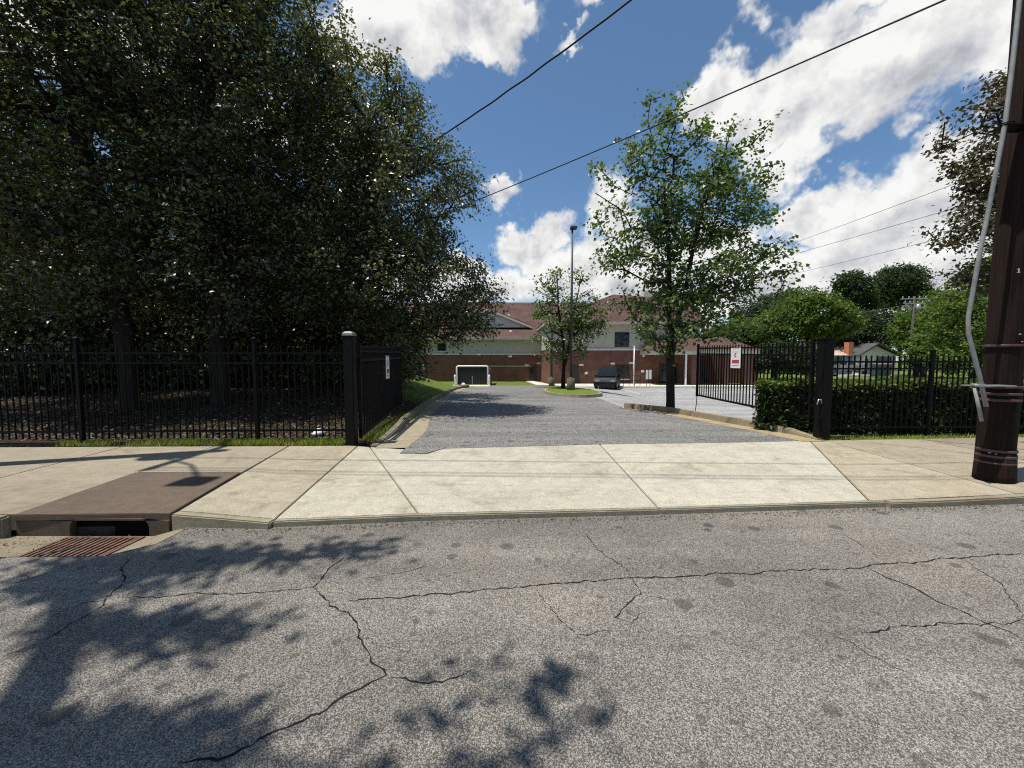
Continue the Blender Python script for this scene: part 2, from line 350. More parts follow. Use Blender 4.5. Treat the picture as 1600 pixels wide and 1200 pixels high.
# ------------------------------------------------------------------ object helpers
def tag(o, label=None, cat=None, group=None, kind=None):
    if label: o['label'] = label
    if cat: o['category'] = cat
    if group: o['group'] = group
    if kind: o['kind'] = kind
    return o
def empty(name, loc, label, cat, group=None):
    o = bpy.data.objects.new(name, None); COL.objects.link(o); o.location = loc; o.empty_display_size = 0.1
    return tag(o, label, cat, group)
def link(name, me, parent=None, loc=None, color=None):
    o = bpy.data.objects.new(name, me); COL.objects.link(o)
    if loc is not None: o.location = loc
    if color: o.color = color
    if parent is not None:
        o.parent = parent
        if parent.type == 'EMPTY': o.matrix_parent_inverse = Matrix.Translation(-parent.location)
    return o
class MB:
    def __init__(self): self.v = []; self.f = []; self.sm = []
    def add(self, vs, fs, smooth=False):
        b = len(self.v); self.v += [tuple(x) for x in vs]
        for f in fs: self.f.append(tuple(b + i for i in f)); self.sm.append(smooth)
        return self
    def box(self, x0, y0, z0, x1, y1, z1):
        vs = [(x, y, z) for z in (z0, z1) for x, y in ((x0, y0), (x1, y0), (x1, y1), (x0, y1))]
        return self.add(vs, [(3, 2, 1, 0), (4, 5, 6, 7), (0, 1, 5, 4), (1, 2, 6, 5), (2, 3, 7, 6), (3, 0, 4, 7)])
    def obox(self, a, b, w, h0, h1, h0b=None, h1b=None):
        """wall-like box from plan point a to plan point b, w thick, heights at each end"""
        a = Vector(a[:2]); b = Vector(b[:2]); d = (b - a).normalized(); n = Vector((-d.y, d.x)) * (w / 2)
        h0b = h0 if h0b is None else h0b; h1b = h1 if h1b is None else h1b
        P = [a - n, b - n, b + n, a + n]; L = [h0, h0b, h0b, h0]; H = [h1, h1b, h1b, h1]
        vs = [(p.x, p.y, z) for p, z in zip(P, L)] + [(p.x, p.y, z) for p, z in zip(P, H)]
        return self.add(vs, [(3, 2, 1, 0), (4, 5, 6, 7), (0, 1, 5, 4), (1, 2, 6, 5), (2, 3, 7, 6), (3, 0, 4, 7)])
    def prism(self, pts, z0, z1):
        """plan polygon extruded; z0/z1 numbers or lists"""
        n = len(pts); z0 = [z0] * n if not hasattr(z0, '__len__') else z0; z1 = [z1] * n if not hasattr(z1, '__len__') else z1
        vs = [(p[0], p[1], z) for p, z in zip(pts, z0)] + [(p[0], p[1], z) for p, z in zip(pts, z1)]
        return self.add(vs, [tuple(reversed(range(n))), tuple(range(n, 2 * n))] + [(i, (i + 1) % n, n + (i + 1) % n, n + i) for i in range(n)])
    def extr(self, pts3, off):
        n = len(pts3); o = Vector(off)
        vs = [Vector(p) for p in pts3] + [Vector(p) + o for p in pts3]
        return self.add(vs, [tuple(reversed(range(n))), tuple(range(n, 2 * n))] + [(i, (i + 1) % n, n + (i + 1) % n, n + i) for i in range(n)])
    def tube(self, path, rad, seg=8, smooth=True, caps=True):
        path = [Vector(p) for p in path]; n = len(path)
        if not hasattr(rad, '__len__'): rad = [rad] * n
        vs = []; prev = None
        for i, p in enumerate(path):
            t = (path[min(i + 1, n - 1)] - path[max(i - 1, 0)]).normalized()
            if prev is None:
                u = t.cross(Vector((0, 0, 1)));
                if u.length < 1e-3: u = t.cross(Vector((1, 0, 0)))
            else: u = prev - t * prev.dot(t)
            u.normalize(); prev = u; w = t.cross(u)
            for k in range(seg):
                a = 2 * math.pi * k / seg
                vs.append(p + (u * math.cos(a) + w * math.sin(a)) * rad[i])
        fs = [(i * seg + k, i * seg + (k + 1) % seg, (i + 1) * seg + (k + 1) % seg, (i + 1) * seg + k) for i in range(n - 1) for k in range(seg)]
        self.add(vs, fs, smooth)
        if caps:
            b = len(self.v) - n * seg
            self.f += [tuple(b + k for k in reversed(range(seg))), tuple(b + (n - 1) * seg + k for k in range(seg))]; self.sm += [False, False]
        return self
    def lathe(self, c, prof, seg=16, smooth=True):
        """prof: (r, z) pairs, about the vertical through c"""
        n = len(prof)
        vs = [(c[0] + r * math.cos(2 * math.pi * k / seg), c[1] + r * math.sin(2 * math.pi * k / seg), c[2] + z) for r, z in prof for k in range(seg)]
        fs = [(i * seg + k, i * seg + (k + 1) % seg, (i + 1) * seg + (k + 1) % seg, (i + 1) * seg + k) for i in range(n - 1) for k in range(seg)]
        self.add(vs, fs, smooth)
        b = len(self.v) - n * seg
        self.f += [tuple(b + k for k in reversed(range(seg))), tuple(b + (n - 1) * seg + k for k in range(seg))]; self.sm += [False, False]
        return self
    def mesh(self, name, m):
        me = bpy.data.meshes.new(name); me.from_pydata(self.v, [], self.f); me.update()
        me.polygons.foreach_set('use_smooth', self.sm)
        if m: me.materials.append(MATS[m])
        return me
    def build(self, name, m, parent=None, color=None, bev=0.0):
        me = self.mesh(name, m)
        bm = bmesh.new(); bm.from_mesh(me)
        bmesh.ops.recalc_face_normals(bm, faces=bm.faces)
        if bev: bmesh.ops.bevel(bm, geom=[e for e in bm.edges if len(e.link_faces) == 2 and e.calc_face_angle(0) > 0.5], offset=bev, segments=2, affect='EDGES', clamp_overlap=True)
        bm.to_mesh(me); bm.free()
        return link(name, me, parent, None, color)
def np_mesh(name, V, F, m, smooth=False, rnd=None, k=3):
    me = bpy.data.meshes.new(name); nv, nf = len(V), len(F)
    me.vertices.add(nv); me.vertices.foreach_set('co', np.ascontiguousarray(V, np.float32).ravel())
    me.loops.add(nf * k); me.loops.foreach_set('vertex_index', np.ascontiguousarray(F, np.int32).ravel())
    me.polygons.add(nf); me.polygons.foreach_set('loop_start', np.arange(0, nf * k, k, dtype=np.int32))
    me.polygons.foreach_set('use_smooth', np.full(nf, smooth, dtype=bool))
    me.materials.append(MATS[m])
    if rnd is not None:
        at_ = me.attributes.new('rnd', 'FLOAT', 'FACE'); at_.data.foreach_set('value', np.ascontiguousarray(rnd, np.float32))
    me.update(calc_edges=True)
    return me

def lerp_tab(tab, x):
    return float(np.interp(x, [a for a, _ in tab], [b for _, b in tab]))
def sstep(x, a, b):
    t = np.clip((x - a) / (b - a), 0, 1); return t * t * (3 - 2 * t)

# ------------------------------------------------------------------ lie of the land
D_TAB = [(0, 0), (7, 0), (25, -0.36), (38, -1.01), (500, -1.01)]
KR = [(7.35, 5.98), (8.2, 5.85), (9.25, 5.6), (10.6, 5.3), (12.1, 4.95), (13.7, 4.0)]          # (y, x) of the kerb by the hedge
KL = [(6.9, -2.42), (8.5, -2.5), (10, -2.72), (14, -3.1), (18, -3.4), (28, -3.75), (36, -4.0), (38.5, -5.6)]
def Hn(x, y):
    x = np.asarray(x, float); y = np.asarray(y, float)
    d = np.interp(y, [a for a, _ in D_TAB], [b for _, b in D_TAB])
    kx = np.interp(y, [a for a, _ in KR], [b for _, b in KR])
    wid = 1.25 + 4.5 * sstep(y, 13.4, 19)
    w = sstep(x, kx + 0.22, kx + 0.22 + wid) * sstep(y, 7.9, 9.6)
    z = d + (np.minimum(d, -0.97) - d) * w
    kl = np.interp(y, [a for a, _ in KL], [b for _, b in KL])
    dist = np.maximum(kl - 0.3 - x, 0)
    rise = np.clip((y - 7.6) * 0.075, 0, 1.5)
    z = z + np.minimum(0.30 * dist, rise - d * sstep(dist, 1, 5)) * (1 - sstep(y, 29, 37))
    z = z + 2.5 * sstep(x, 30, 90) * sstep(y, 30, 100) * 0.0
    return z
def H(x, y): return float(Hn(x, y))

def build_ground():
    xs = np.concatenate([[-600, -300, -150, -80, -50], np.arange(-40, -16, 3), np.arange(-16, 16.01, 0.4), np.arange(18, 60, 3), [80, 120, 200, 350, 600]])
    ys = np.concatenate([[-300, -120, -50, -25, -12, -8, -5, -3.4, -3.0, -2.4], np.arange(-2, 6.6, 1.0), np.arange(6.6, 46, 0.4), np.arange(48, 80, 4), [90, 120, 180, 300, 700]])
    X, Y = np.meshgrid(xs, ys)
    Z = Hn(X, Y)
    kl = np.interp(Y, [a for a, _ in KL], [b for _, b in KL]); kx = np.interp(Y, [a for a, _ in KR], [b for _, b in KR])
    back = np.interp(X, [-12, -3, 1.6, 6, 14], [6.7, 6.94, 7.05, 7.35, 7.9])
    paved = (Y > 6.0) & (Y < 39) & (X > kl - 0.05) & (X < np.where(Y < 14, kx + 0.02, 4.2))
    lot = (Y > 9.2) & (Y < 41) & (X > np.where(Y < 14, kx + 1.5, 3.6)) & (X < 44)
    street = (Y < back + 0.02) & (Y > -2.9)
    bumps = 0.02 * np.sin(X * 3.1 + Y * 1.7) * np.sin(Y * 2.3 - X) * (Y > 7.2)
    Z = np.where(paved | lot, Z - 0.16, np.where(street, -0.45, Z + 0.015 + bumps))
    Z = np.where(Y < -2.9, 0.0, Z)
    nx = len(xs); ny = len(ys)
    V = np.stack([X.ravel(), Y.ravel(), Z.ravel()], 1)
    i, j = np.meshgrid(np.arange(nx - 1), np.arange(ny - 1)); a = (j * nx + i).ravel()
    F = np.stack([a, a + 1, a + 1 + nx, a + nx], 1)
    tag(link('ground', np_mesh('ground', V, F, 'ground', True, None, 4)), kind='structure')
build_ground()

# street kerb line, sidewalk back line
FY = [(-40, 2.1), (-12, 3.45), (-5, 3.78), (-3.43, 3.87), (-2.4, 3.82), (-1, 3.97), (1.62, 4.14), (4.29, 4.36), (6, 4.5), (12, 4.9), (40, 6.6)]
FZ = [(-40, 0), (-3.5, 0), (-3.1, -0.02), (-2.4, -0.07), (5.2, -0.07), (7.5, 0), (40, 0)]
BY = [(-40, 5.4), (-12, 6.7), (-9, 6.79), (-2.9, 6.92), (-2.55, 6.80), (-1.85, 6.62), (-1.4, 6.66), (1.62, 7.02), (4.3, 7.18), (6, 7.36), (9.4, 7.62), (14, 7.9), (40, 9.2)]
RZ = -0.13
def fy(x): return lerp_tab(FY, x)
def fz(x): return lerp_tab(FZ, x)
def by(x): return lerp_tab(BY, x)

def build_road():
    pts = [(-40, -2.9)] + [(40, -2.9)]
    front = sorted([p for p in FY], key=lambda p: -p[0])
    edge = [(x, y - 0.01) for x, y in front if x > -3.2]
    notch = [(-3.25, fy(-3.25) - .01), (-3.25, 3.42), (-3.5, 3.2), (-5.4, 3.16), (-6.6, 3.35), (-7.4, fy(-7.4) - .01)]
    edge += notch + [(x, y - 0.01) for x, y in front if x < -7.4]
    mb = MB(); mb.add([(x, y, RZ) for x, y in pts + edge], [tuple(range(len(pts) + len(edge)))])
    me = mb.mesh('road', 'asphalt_road')
    bm = bmesh.new(); bm.from_mesh(me); bmesh.ops.triangulate(bm, faces=bm.faces); bmesh.ops.recalc_face_normals(bm, faces=bm.faces)
    for f in bm.faces:
        if f.normal.z < 0: f.normal_flip()
    bm.to_mesh(me); bm.free()
    return tag(link('road', me), kind='structure')
road = build_road()

def crack(pxs, w, seed, jit=0.02):
    """a crack in the road surface along picture points on the ground"""
    rng = random.Random(seed)
    P = [gnd(x, y, RZ) for x, y in pxs]
    pts = []
    for a, b in zip(P[:-1], P[1:]):
        n = max(2, int((b - a).length / 0.03))
        for i in range(n): pts.append(a.lerp(b, i / n))
    pts.append(P[-1])
    # random walk wobble across the line
    off = [0.0]
    for i in range(1, len(pts)): off.append(off[-1] * 0.82 + rng.uniform(-1, 1) * jit * 0.55)
    vs = []; fs = []; N = len(pts)
    for i, p in enumerate(pts):
        t = (pts[min(i + 1, N - 1)] - pts[max(i - 1, 0)]).normalized(); n = Vector((-t.y, t.x, 0))
        c = p + n * off[i]
        ww = w * rng.uniform(0.25, 1.7) * min(1, (i + 0.4) / 4, (N - 0.6 - i) / 4)
        a = c + n * ww; b = c - n * ww
        vs += [(a.x, a.y, RZ + .003), (b.x, b.y, RZ + .003)]
    fs = [(2 * i, 2 * i + 1, 2 * i + 3, 2 * i + 2) for i in range(N - 1)]
    MB().add(vs, fs).build('crack', 'crack', road)
CR = [([(1600, 866), (1480, 872), (1350, 884), (1250, 890), (1150, 897), (1010, 902), (880, 912), (800, 920), (700, 928), (540, 940)], .008),
      ([(1350, 884), (1430, 920), (1520, 965), (1600, 1000)], .008),
      ([(1600, 968), (1530, 972), (1430, 980), (1340, 988)], .006),
      ([(1500, 872), (1560, 910), (1580, 940), (1600, 968)], .004),
      ([(912, 830), (950, 868), (985, 895), (1005, 930), (985, 945), (962, 965), (990, 975), (1008, 955)], .005),
      ([(1005, 930), (1055, 938)], .003), ([(836, 918), (870, 960), (900, 990), (960, 985)], .004),
      ([(1310, 830), (1350, 855), (1372, 872)], .004), ([(1230, 965), (1320, 1000), (1430, 1060)], .003),
      ([(540, 868), (505, 900), (492, 918), (520, 945), (560, 970), (570, 1005), (598, 1055), (560, 1075), (500, 1115), (420, 1150), (350, 1190), (260, 1202)], .007),
      ([(598, 1055), (640, 1065), (690, 1062), (735, 1045)], .005), ([(492, 918), (380, 928), (290, 930), (180, 935)], .006),
      ([(0, 1030), (90, 990), (150, 955), (190, 915), (200, 870)], .006), ([(0, 918), (60, 900), (120, 880)], .004),
      ([(180, 935), (130, 940), (60, 975)], .003), ([(560, 905), (620, 895), (680, 884)], .003),
      ([(1180, 690 + 170), (1230, 880)], .003), ([(1600, 890), (1540, 880), (1480, 860), (1420, 845)], .003)]
for i, (p, w) in enumerate(CR): crack(p, w * 0.6, i + 3, 0.026)

# sidewalk: slabs with open joints on a dark bed
sidewalk = MB()
bx = [-40, -12, -9, -5, -3, -1, 1.62, 4.3, 6, 9.4, 14, 40]
sidewalk.prism([(x, fy(x) + .03) for x in bx] + [(x, by(x) - .02) for x in reversed(bx)], -0.4, -0.15)
sidewalk = tag(sidewalk.build('sidewalk', 'joint_dirt'), kind='structure')
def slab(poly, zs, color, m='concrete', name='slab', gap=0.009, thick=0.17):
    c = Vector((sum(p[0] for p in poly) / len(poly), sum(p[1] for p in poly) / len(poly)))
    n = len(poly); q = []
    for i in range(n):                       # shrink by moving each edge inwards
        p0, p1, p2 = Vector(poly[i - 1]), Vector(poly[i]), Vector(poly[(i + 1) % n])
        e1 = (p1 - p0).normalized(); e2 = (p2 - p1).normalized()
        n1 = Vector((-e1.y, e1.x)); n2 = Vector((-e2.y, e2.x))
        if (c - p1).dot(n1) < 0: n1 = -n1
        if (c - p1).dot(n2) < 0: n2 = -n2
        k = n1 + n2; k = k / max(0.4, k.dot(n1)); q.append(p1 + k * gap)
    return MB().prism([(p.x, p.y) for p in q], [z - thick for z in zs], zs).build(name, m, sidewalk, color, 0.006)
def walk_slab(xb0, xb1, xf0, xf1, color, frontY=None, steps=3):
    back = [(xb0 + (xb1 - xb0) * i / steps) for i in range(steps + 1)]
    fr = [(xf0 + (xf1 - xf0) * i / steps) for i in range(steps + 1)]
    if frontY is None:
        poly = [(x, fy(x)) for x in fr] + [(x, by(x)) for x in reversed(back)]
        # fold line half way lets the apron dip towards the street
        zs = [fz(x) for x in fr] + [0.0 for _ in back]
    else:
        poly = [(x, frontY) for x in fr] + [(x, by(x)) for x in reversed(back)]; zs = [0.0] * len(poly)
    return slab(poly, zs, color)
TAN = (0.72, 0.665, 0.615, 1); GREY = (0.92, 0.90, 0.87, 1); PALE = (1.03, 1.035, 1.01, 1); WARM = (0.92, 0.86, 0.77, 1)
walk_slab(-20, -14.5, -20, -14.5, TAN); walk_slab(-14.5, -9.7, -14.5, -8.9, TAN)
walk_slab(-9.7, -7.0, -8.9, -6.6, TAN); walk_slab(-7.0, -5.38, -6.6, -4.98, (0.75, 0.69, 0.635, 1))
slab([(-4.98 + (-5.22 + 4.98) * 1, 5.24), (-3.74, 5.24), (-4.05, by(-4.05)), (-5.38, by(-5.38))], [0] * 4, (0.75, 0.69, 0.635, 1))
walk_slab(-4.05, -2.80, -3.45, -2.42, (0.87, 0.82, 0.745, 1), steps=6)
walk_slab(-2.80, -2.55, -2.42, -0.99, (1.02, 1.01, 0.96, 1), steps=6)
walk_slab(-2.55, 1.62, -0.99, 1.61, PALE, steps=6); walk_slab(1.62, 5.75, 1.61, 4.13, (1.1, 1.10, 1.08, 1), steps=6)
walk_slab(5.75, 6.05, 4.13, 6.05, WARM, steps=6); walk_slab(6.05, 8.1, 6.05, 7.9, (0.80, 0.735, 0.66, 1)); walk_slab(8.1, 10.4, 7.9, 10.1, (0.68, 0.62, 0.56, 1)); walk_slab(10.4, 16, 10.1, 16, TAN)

# kerb stones along the street (children of the sidewalk): a thin lip in front of each slab
KX = [-40, -20, -14.5, -9.7, -6.6, -5.02]
for a, b in zip(KX[:-1], KX[1:]):
    MB().obox((a + .008, fy(a) - 0.055), (b - .008, fy(b) - 0.055), 0.1, -0.4, 0.004, -0.4, 0.004).build('kerb_stone', 'concrete', sidewalk, (0.72, 0.69, 0.62, 1), 0.02)
def lip(x0, x1, color, w=0.09):
    n = max(2, int((x1 - x0) / 0.35)); xs = [x0 + (x1 - x0) * i / n for i in range(n + 1)]
    poly = [(x, fy(x) - w) for x in xs] + [(x, fy(x) + .002) for x in reversed(xs)]
    zs = [fz(x) + 0.002 for x in xs] + [fz(x) + 0.003 for x in reversed(xs)]
    MB().prism(poly, -0.4, zs).build('kerb_stone', 'concrete', sidewalk, color, 0.012)
lip(-3.44, -2.42, (0.7, 0.66, 0.56, 1)); lip(-2.41, 1.6, (0.72, 0.69, 0.6, 1), 0.05); lip(1.62, 4.3, (0.7, 0.66, 0.57, 1), 0.05); lip(4.32, 9.0, (0.68, 0.62, 0.53, 1)); lip(9.01, 16, (0.8, 0.75, 0.66, 1))

# storm drain: cast top slab, throat and grate
def storm_drain():
    r = empty('storm_drain', (-4.2, 3.84, -0.2), 'storm drain inlet with brown top slab, arched throat and rusty grate in the kerb', 'storm drain')
    x0, x1 = -5.0, -3.46
    f0, f1 = 3.76, 3.80
    MB().prism([(x0, f0), (x1, f1), (-3.76, 5.22), (-5.21, 5.22)], -0.06, 0.006).build('top_slab', 'concrete_inlet', r, (1, 1, 1, 1), 0.006)
    # face wall with an arched opening
    oa, ob, zt, zb, rr = -4.46, -3.66, -0.045, -0.34, 0.09
    out = [(x0, zb), (x0, -0.062), (x1, -0.062), (x1, zb), (ob, zb), (ob, zt - rr)]
    out += [(ob - rr + rr * math.cos(a), zt - rr + rr * math.sin(a)) for a in np.linspace(0, math.pi / 2, 6)[1:]]
    out += [(oa + rr - rr * math.sin(a), zt - rr + rr * math.cos(a)) for a in np.linspace(0, math.pi / 2, 6)]
    out += [(oa, zb)]
    MB().extr([(x, 3.775, z) for x, z in out], (0, 0.06, 0)).build('throat_wall', 'concrete_inlet', r, (0.9, 0.9, 0.85, 1))
    v = MB(); v.box(oa - .2, 3.842, -1.0, ob + .2, 4.6, -0.07); v.build('chamber_shade', 'hollow_shade', r)  # solid black block: shade of the hollow behind the throat, painted
    # sunken pan around the grate, meeting the road
    g0, g1, h0, h1 = -4.46, -3.68, 3.30, 3.755
    zg = -0.225
    ring_o = [(-3.25, 3.80), (-3.25, 3.42), (-3.5, 3.2), (-5.4, 3.16), (-6.6, 3.35), (-7.4, 3.72), (-5.0, 3.775), (-3.5, 3.775)]
    ring_i = [(g1, h1 - .05), (g1, h0 + .1), (g1, h0), (g0, h0), (g0, h0 + .15), (g0, h1 - .05), (g0, h1), (g1, h1)]
    zo = [RZ + .004, RZ + .004, RZ + .004, RZ + .004, RZ + .004, RZ + .004, -0.222, -0.222]
    vs = [(x, y, z) for (x, y), z in zip(ring_o, zo)] + [(x, y, zg) for x, y in ring_i]
    n = 8
    MB().add(vs, [(i, (i + 1) % n, n + (i + 1) % n, n + i) for i in range(n)]).build('gutter_pan', 'concrete', r, (0.58, 0.52, 0.45, 1))
    fr = MB(); fr.box(g0, h0, zg - .05, g1, h0 + .035, zg + .012); fr.box(g0, h1 - .03, zg - .05, g1, h1, zg + .012)
    fr.box(g0, h0 + .035, zg - .05, g0 + .03, h1 - .03, zg + .012); fr.box(g1 - .03, h0 + .035, zg - .05, g1, h1 - .03, zg + .012)
    gr = fr.build('grate', 'rust', r)
    bar = MB().box(-.013, h0 + .035, zg - .04, .013, h1 - .03, zg + .008).mesh('grate_bar', 'rust')
    for i in range(13): link('grate_bar', bar, gr, ((g0 + .03 + (g1 - g0 - .06) * (i + .5) / 13), 0, 0))
    MB().box(g0, h0, -0.9, g1, h1, -0.55).build('sump_shade', 'hollow_shade', r)  # black block below the grate, painted in place of the shade there
storm_drain()

# ------------------------------------------------------------------ driveway, gutters, parking lot
def ribbon(name, m, ys, lx, rx, dz, nx=10, parent=None, color=None):
    V = []; 
    for y in ys:
        a, b = lx(y), rx(y)
        for i in range(nx + 1):
            x = a + (b - a) * i / nx; V.append((x, y, H(x, y) + dz))
    n = nx + 1
    F = [(j * n + i, j * n + i + 1, (j + 1) * n + i + 1, (j + 1) * n + i) for j in range(len(ys) - 1) for i in range(nx)]
    o = link(name, np_mesh(name, np.array(V), np.array(F), m, True, None, 4), parent)
    if color: o.color = color
    return o
def klx(y): return lerp_tab(KL, y)
def krx(y): return lerp_tab(KR, y)
def back_fit(o, xl, xr):
    """first row of a ribbon follows the back of the apron"""
    pass
ysd = list(np.concatenate([np.arange(7.4, 14, 0.4), np.arange(14, 39.2, 1.0)]))
def drive_l(y): return -1.88 + (klx(y) + 0.40 + 1.88) * float(sstep(y, 6.6, 11.5))
def drive_r(y): return krx(y) - 0.42 if y < 13.7 else 4.0
def build_drive():
    rows = [6.0] + ysd; nx = 14; V = []
    for y in rows:
        a, b = drive_l(y), drive_r(max(y, 7.35))
        for i in range(nx + 1):
            x = a + (b - a) * i / nx
            yy = (by(x) + 0.004) if y == 6.0 else max(y, by(x) + .1)
            V.append((x, yy, H(x, yy) + (0.0 if y == 6.0 else 0.006)))
    n = nx + 1
    F = [(j * n + i, j * n + i + 1, (j + 1) * n + i + 1, (j + 1) * n + i) for j in range(len(rows) - 1) for i in range(nx)]
    return tag(link('driveway', np_mesh('driveway', np.array(V), np.array(F), 'asphalt_drive', True, None, 4)), kind='structure')
drive = build_drive()
MB().prism([(-1.87, 6.34), (-1.42, 6.31), (-1.30, 6.50), (-1.18, 6.72), (-1.2, 6.8), (-1.87, 6.8)], -0.01, 0.009).build('asphalt_patch', 'asphalt_drive', drive)
ysl = list(np.concatenate([np.arange(9.0, 14, 0.5), np.arange(14, 36.1, 1.0)]))
lot = ribbon('parking_lot', 'asphalt_lot', ysl, lambda y: (krx(y) + 1.1 if y < 13.9 else 3.95), lambda y: 46.0, 0.002, 40)
tag(lot, kind='structure')
# bay lines on the lot
for i in range(9):
    x = 9.5 + i * 2.7
    V = [(xx, y, H(xx, y) + .01) for y in np.linspace(27.5, 32.5, 6) for xx in (x, x + .1)]
    MB().add(V, [(2 * j, 2 * j + 1, 2 * j + 3, 2 * j + 2) for j in range(5)]).build('bay_line', 'paint_line', lot)
def kerb_run(parent, pts, w=0.16, h=0.15, m='concrete', color=(0.75, 0.70, 0.58, 1), seg=3.0, taper=None):
    """kerb stones along plan points (left side of travel is the back)"""
    P = [Vector(p) for p in pts]
    L = 0; acc = []
    for a, b in zip(P[:-1], P[1:]):
        n = max(1, int(round((b - a).length / 0.5)))
        acc += [a.lerp(b, i / n) for i in range(n)]
    acc.append(P[-1])
    per = max(2, int(seg / 0.5)); i = 0
    total = len(acc) - 1
    while i < total:
        j = min(total, i + per)
        if total - j < 2: j = total
        pp = acc[i:j + 1]; fr = []; bk = []
        for q, p in enumerate(pp):
            gi = i + q
            t = (acc[min(gi + 1, total)] - acc[max(gi - 1, 0)]).normalized(); n = Vector((-t.y, t.x))
            e = t * (0.006 if q == 0 else -0.006 if q == len(pp) - 1 else 0)
            hh = h * (taper(gi / total) if taper else 1)
            z = H(p.x, p.y)
            fr.append((p.x + e.x, p.y + e.y, z, hh)); bk.append((p.x + n.x * w + e.x, p.y + n.y * w + e.y, z, hh))
        poly = fr + bk[::-1]
        MB().prism([(a, b) for a, b, _, _ in poly], [z - 0.25 for _, _, z, _ in poly], [z + hh for _, _, z, hh in poly]).build('kerb_stone', m, parent, color, 0.02)
        i = j
kerb_run(drive, [(x, y) for y, x in KL][::1], 0.16, 0.16, color=(0.55, 0.52, 0.46, 1), taper=lambda t: min(1, 0.1 + t * 14))
kerb_run(drive, [(x, y) for y, x in KR][::-1], 0.17, 0.16, color=(0.72, 0.66, 0.53, 1), taper=lambda t: min(1, (1 - t) * 5.5 + .05))
# gutter pans
ribbon('gutter_pan', 'concrete', [6.70] + list(np.arange(7.2, 30, 0.6)), lambda y: klx(y), lambda y: drive_l(y) + 0.03, 0.008, 2, drive, (0.78, 0.73, 0.63, 1))
ribbon('gutter_pan', 'concrete', list(np.arange(7.25, 13.5, 0.45)), lambda y: krx(y) - 0.44, lambda y: krx(y) + 0.01, 0.010, 2, drive, (0.9, 0.76, 0.56, 1))

# far sidewalk in front of the school, with its kerb, and a concrete apron for the enclosure
def flat_slab(name, pts, z0, z1, parent=None, color=(1, 1, 1, 1), m='concrete_far', kind=None):
    o = MB().prism(pts, z0, z1).build(name, m, parent, color, 0.015)
    if kind: tag(o, kind=kind)
    return o
fsw = flat_slab('school_path', [(4.2, 35.0), (46, 35.8), (46, 36.4), (4.2, 36.2)], -1.4, -0.84, kind='structure')
flat_slab('slab', [(4.2, 36.22), (46, 36.42), (46, 39.6), (4.2, 39.4)], -1.4, -0.85, fsw)
for i in range(7): flat_slab('lawn_strip', [(14 + i * 4, 37.2), (17.2 + i * 4, 37.25), (17.2 + i * 4, 38.3), (14 + i * 4, 38.3)], -1.0, -0.80, fsw, m='ground')
flat_slab('enclosure_apron', [(-6.4, 36.3), (-2.2, 36.3), (-2.2, 38.9), (-6.0, 38.9)], -1.3, -0.955, kind='structure')
flat_slab('door_path', [(2.5, 39.0), (3.9, 38.6), (4.0, 39.6), (2.6, 45.9), (1.7, 45.9)], -1.4, -0.93, kind='structure')

# ------------------------------------------------------------------ trees
def leaf_cloud(C, n_per, spread, size, rng, droop=0.35, up=0.9, aspect=0.62, axis=None, out=None):
    """C: (m,3) clump centres -> leaf verts, faces, rnd (two triangles per leaf, folded on the midrib)"""
    m = len(C); N = m * n_per
    c = np.repeat(C, n_per, 0)
    o = rng.normal(0, 1, (N, 3)) * spread
    p = c + o
    nrm = rng.normal(0, 0.55, (N, 3)); nrm[:, 2] += up
    nrm += np.repeat(rng.normal(0, 0.38, (m, 3)), n_per, 0)
    if out is not None: nrm += np.repeat(out, n_per, 0)
    nrm /= np.linalg.norm(nrm, axis=1, keepdims=True)
    a = rng.normal(0, 1, (N, 3)); a[:, 2] -= droop * 1.4
    if axis is not None:
        a += np.repeat(axis, n_per, 0) * 0.8
    a -= nrm * (a * nrm).sum(1, keepdims=True); a /= np.linalg.norm(a, axis=1, keepdims=True) + 1e-9
    b = np.cross(nrm, a)
    L = size * rng.uniform(0.5, 1.45, (N, 1)); Wd = L * aspect * rng.uniform(0.75, 1.15, (N, 1)) * 0.5
    mid = p + a * L * 0.45; fold = nrm * L * rng.uniform(0.0, 0.18, (N, 1))
    tip = p + a * L - nrm * L * rng.uniform(0, 0.22, (N, 1))
    V = np.stack([p, mid + b * Wd + fold, tip, mid - b * Wd + fold], 1).reshape(-1, 3)
    i = np.arange(N) * 4
    F = np.stack([np.stack([i, i + 1, i + 2], 1), np.stack([i, i + 2, i + 3], 1)], 1).reshape(-1, 3)
    cl = np.repeat(rng.uniform(-0.22, 0.22, m), n_per)
    r = np.clip(np.repeat(np.clip(rng.beta(1.6, 2.6, N) + cl, 0, 1), 2), 0, 1)
    return V, F, r

def frustums(A, B, ra, rb, seg=5):
    n = len(A); t = B - A; L = np.linalg.norm(t, axis=1, keepdims=True) + 1e-9; t = t / L
    ref = np.where(np.abs(t[:, 2:3]) > 0.9, np.array([[1.0, 0, 0]]), np.array([[0, 0, 1.0]]))
    u = np.cross(t, ref); u /= np.linalg.norm(u, axis=1, keepdims=True); w = np.cross(t, u)
    ang = np.arange(seg) * 2 * math.pi / seg
    ring = u[:, None, :] * np.cos(ang)[None, :, None] + w[:, None, :] * np.sin(ang)[None, :, None]
    V = np.concatenate([A[:, None] + ring * ra[:, None, None], (B + t * 0.3 * rb[:, None])[:, None] + ring * rb[:, None, None]], 1).reshape(-1, 3)
    b = (np.arange(n) * 2 * seg)[:, None]; k = np.arange(seg)[None]
    F = np.stack([b + k, b + (k + 1) % seg, b + seg + (k + 1) % seg, b + seg + k], 2).reshape(-1, 4)
    return V, F

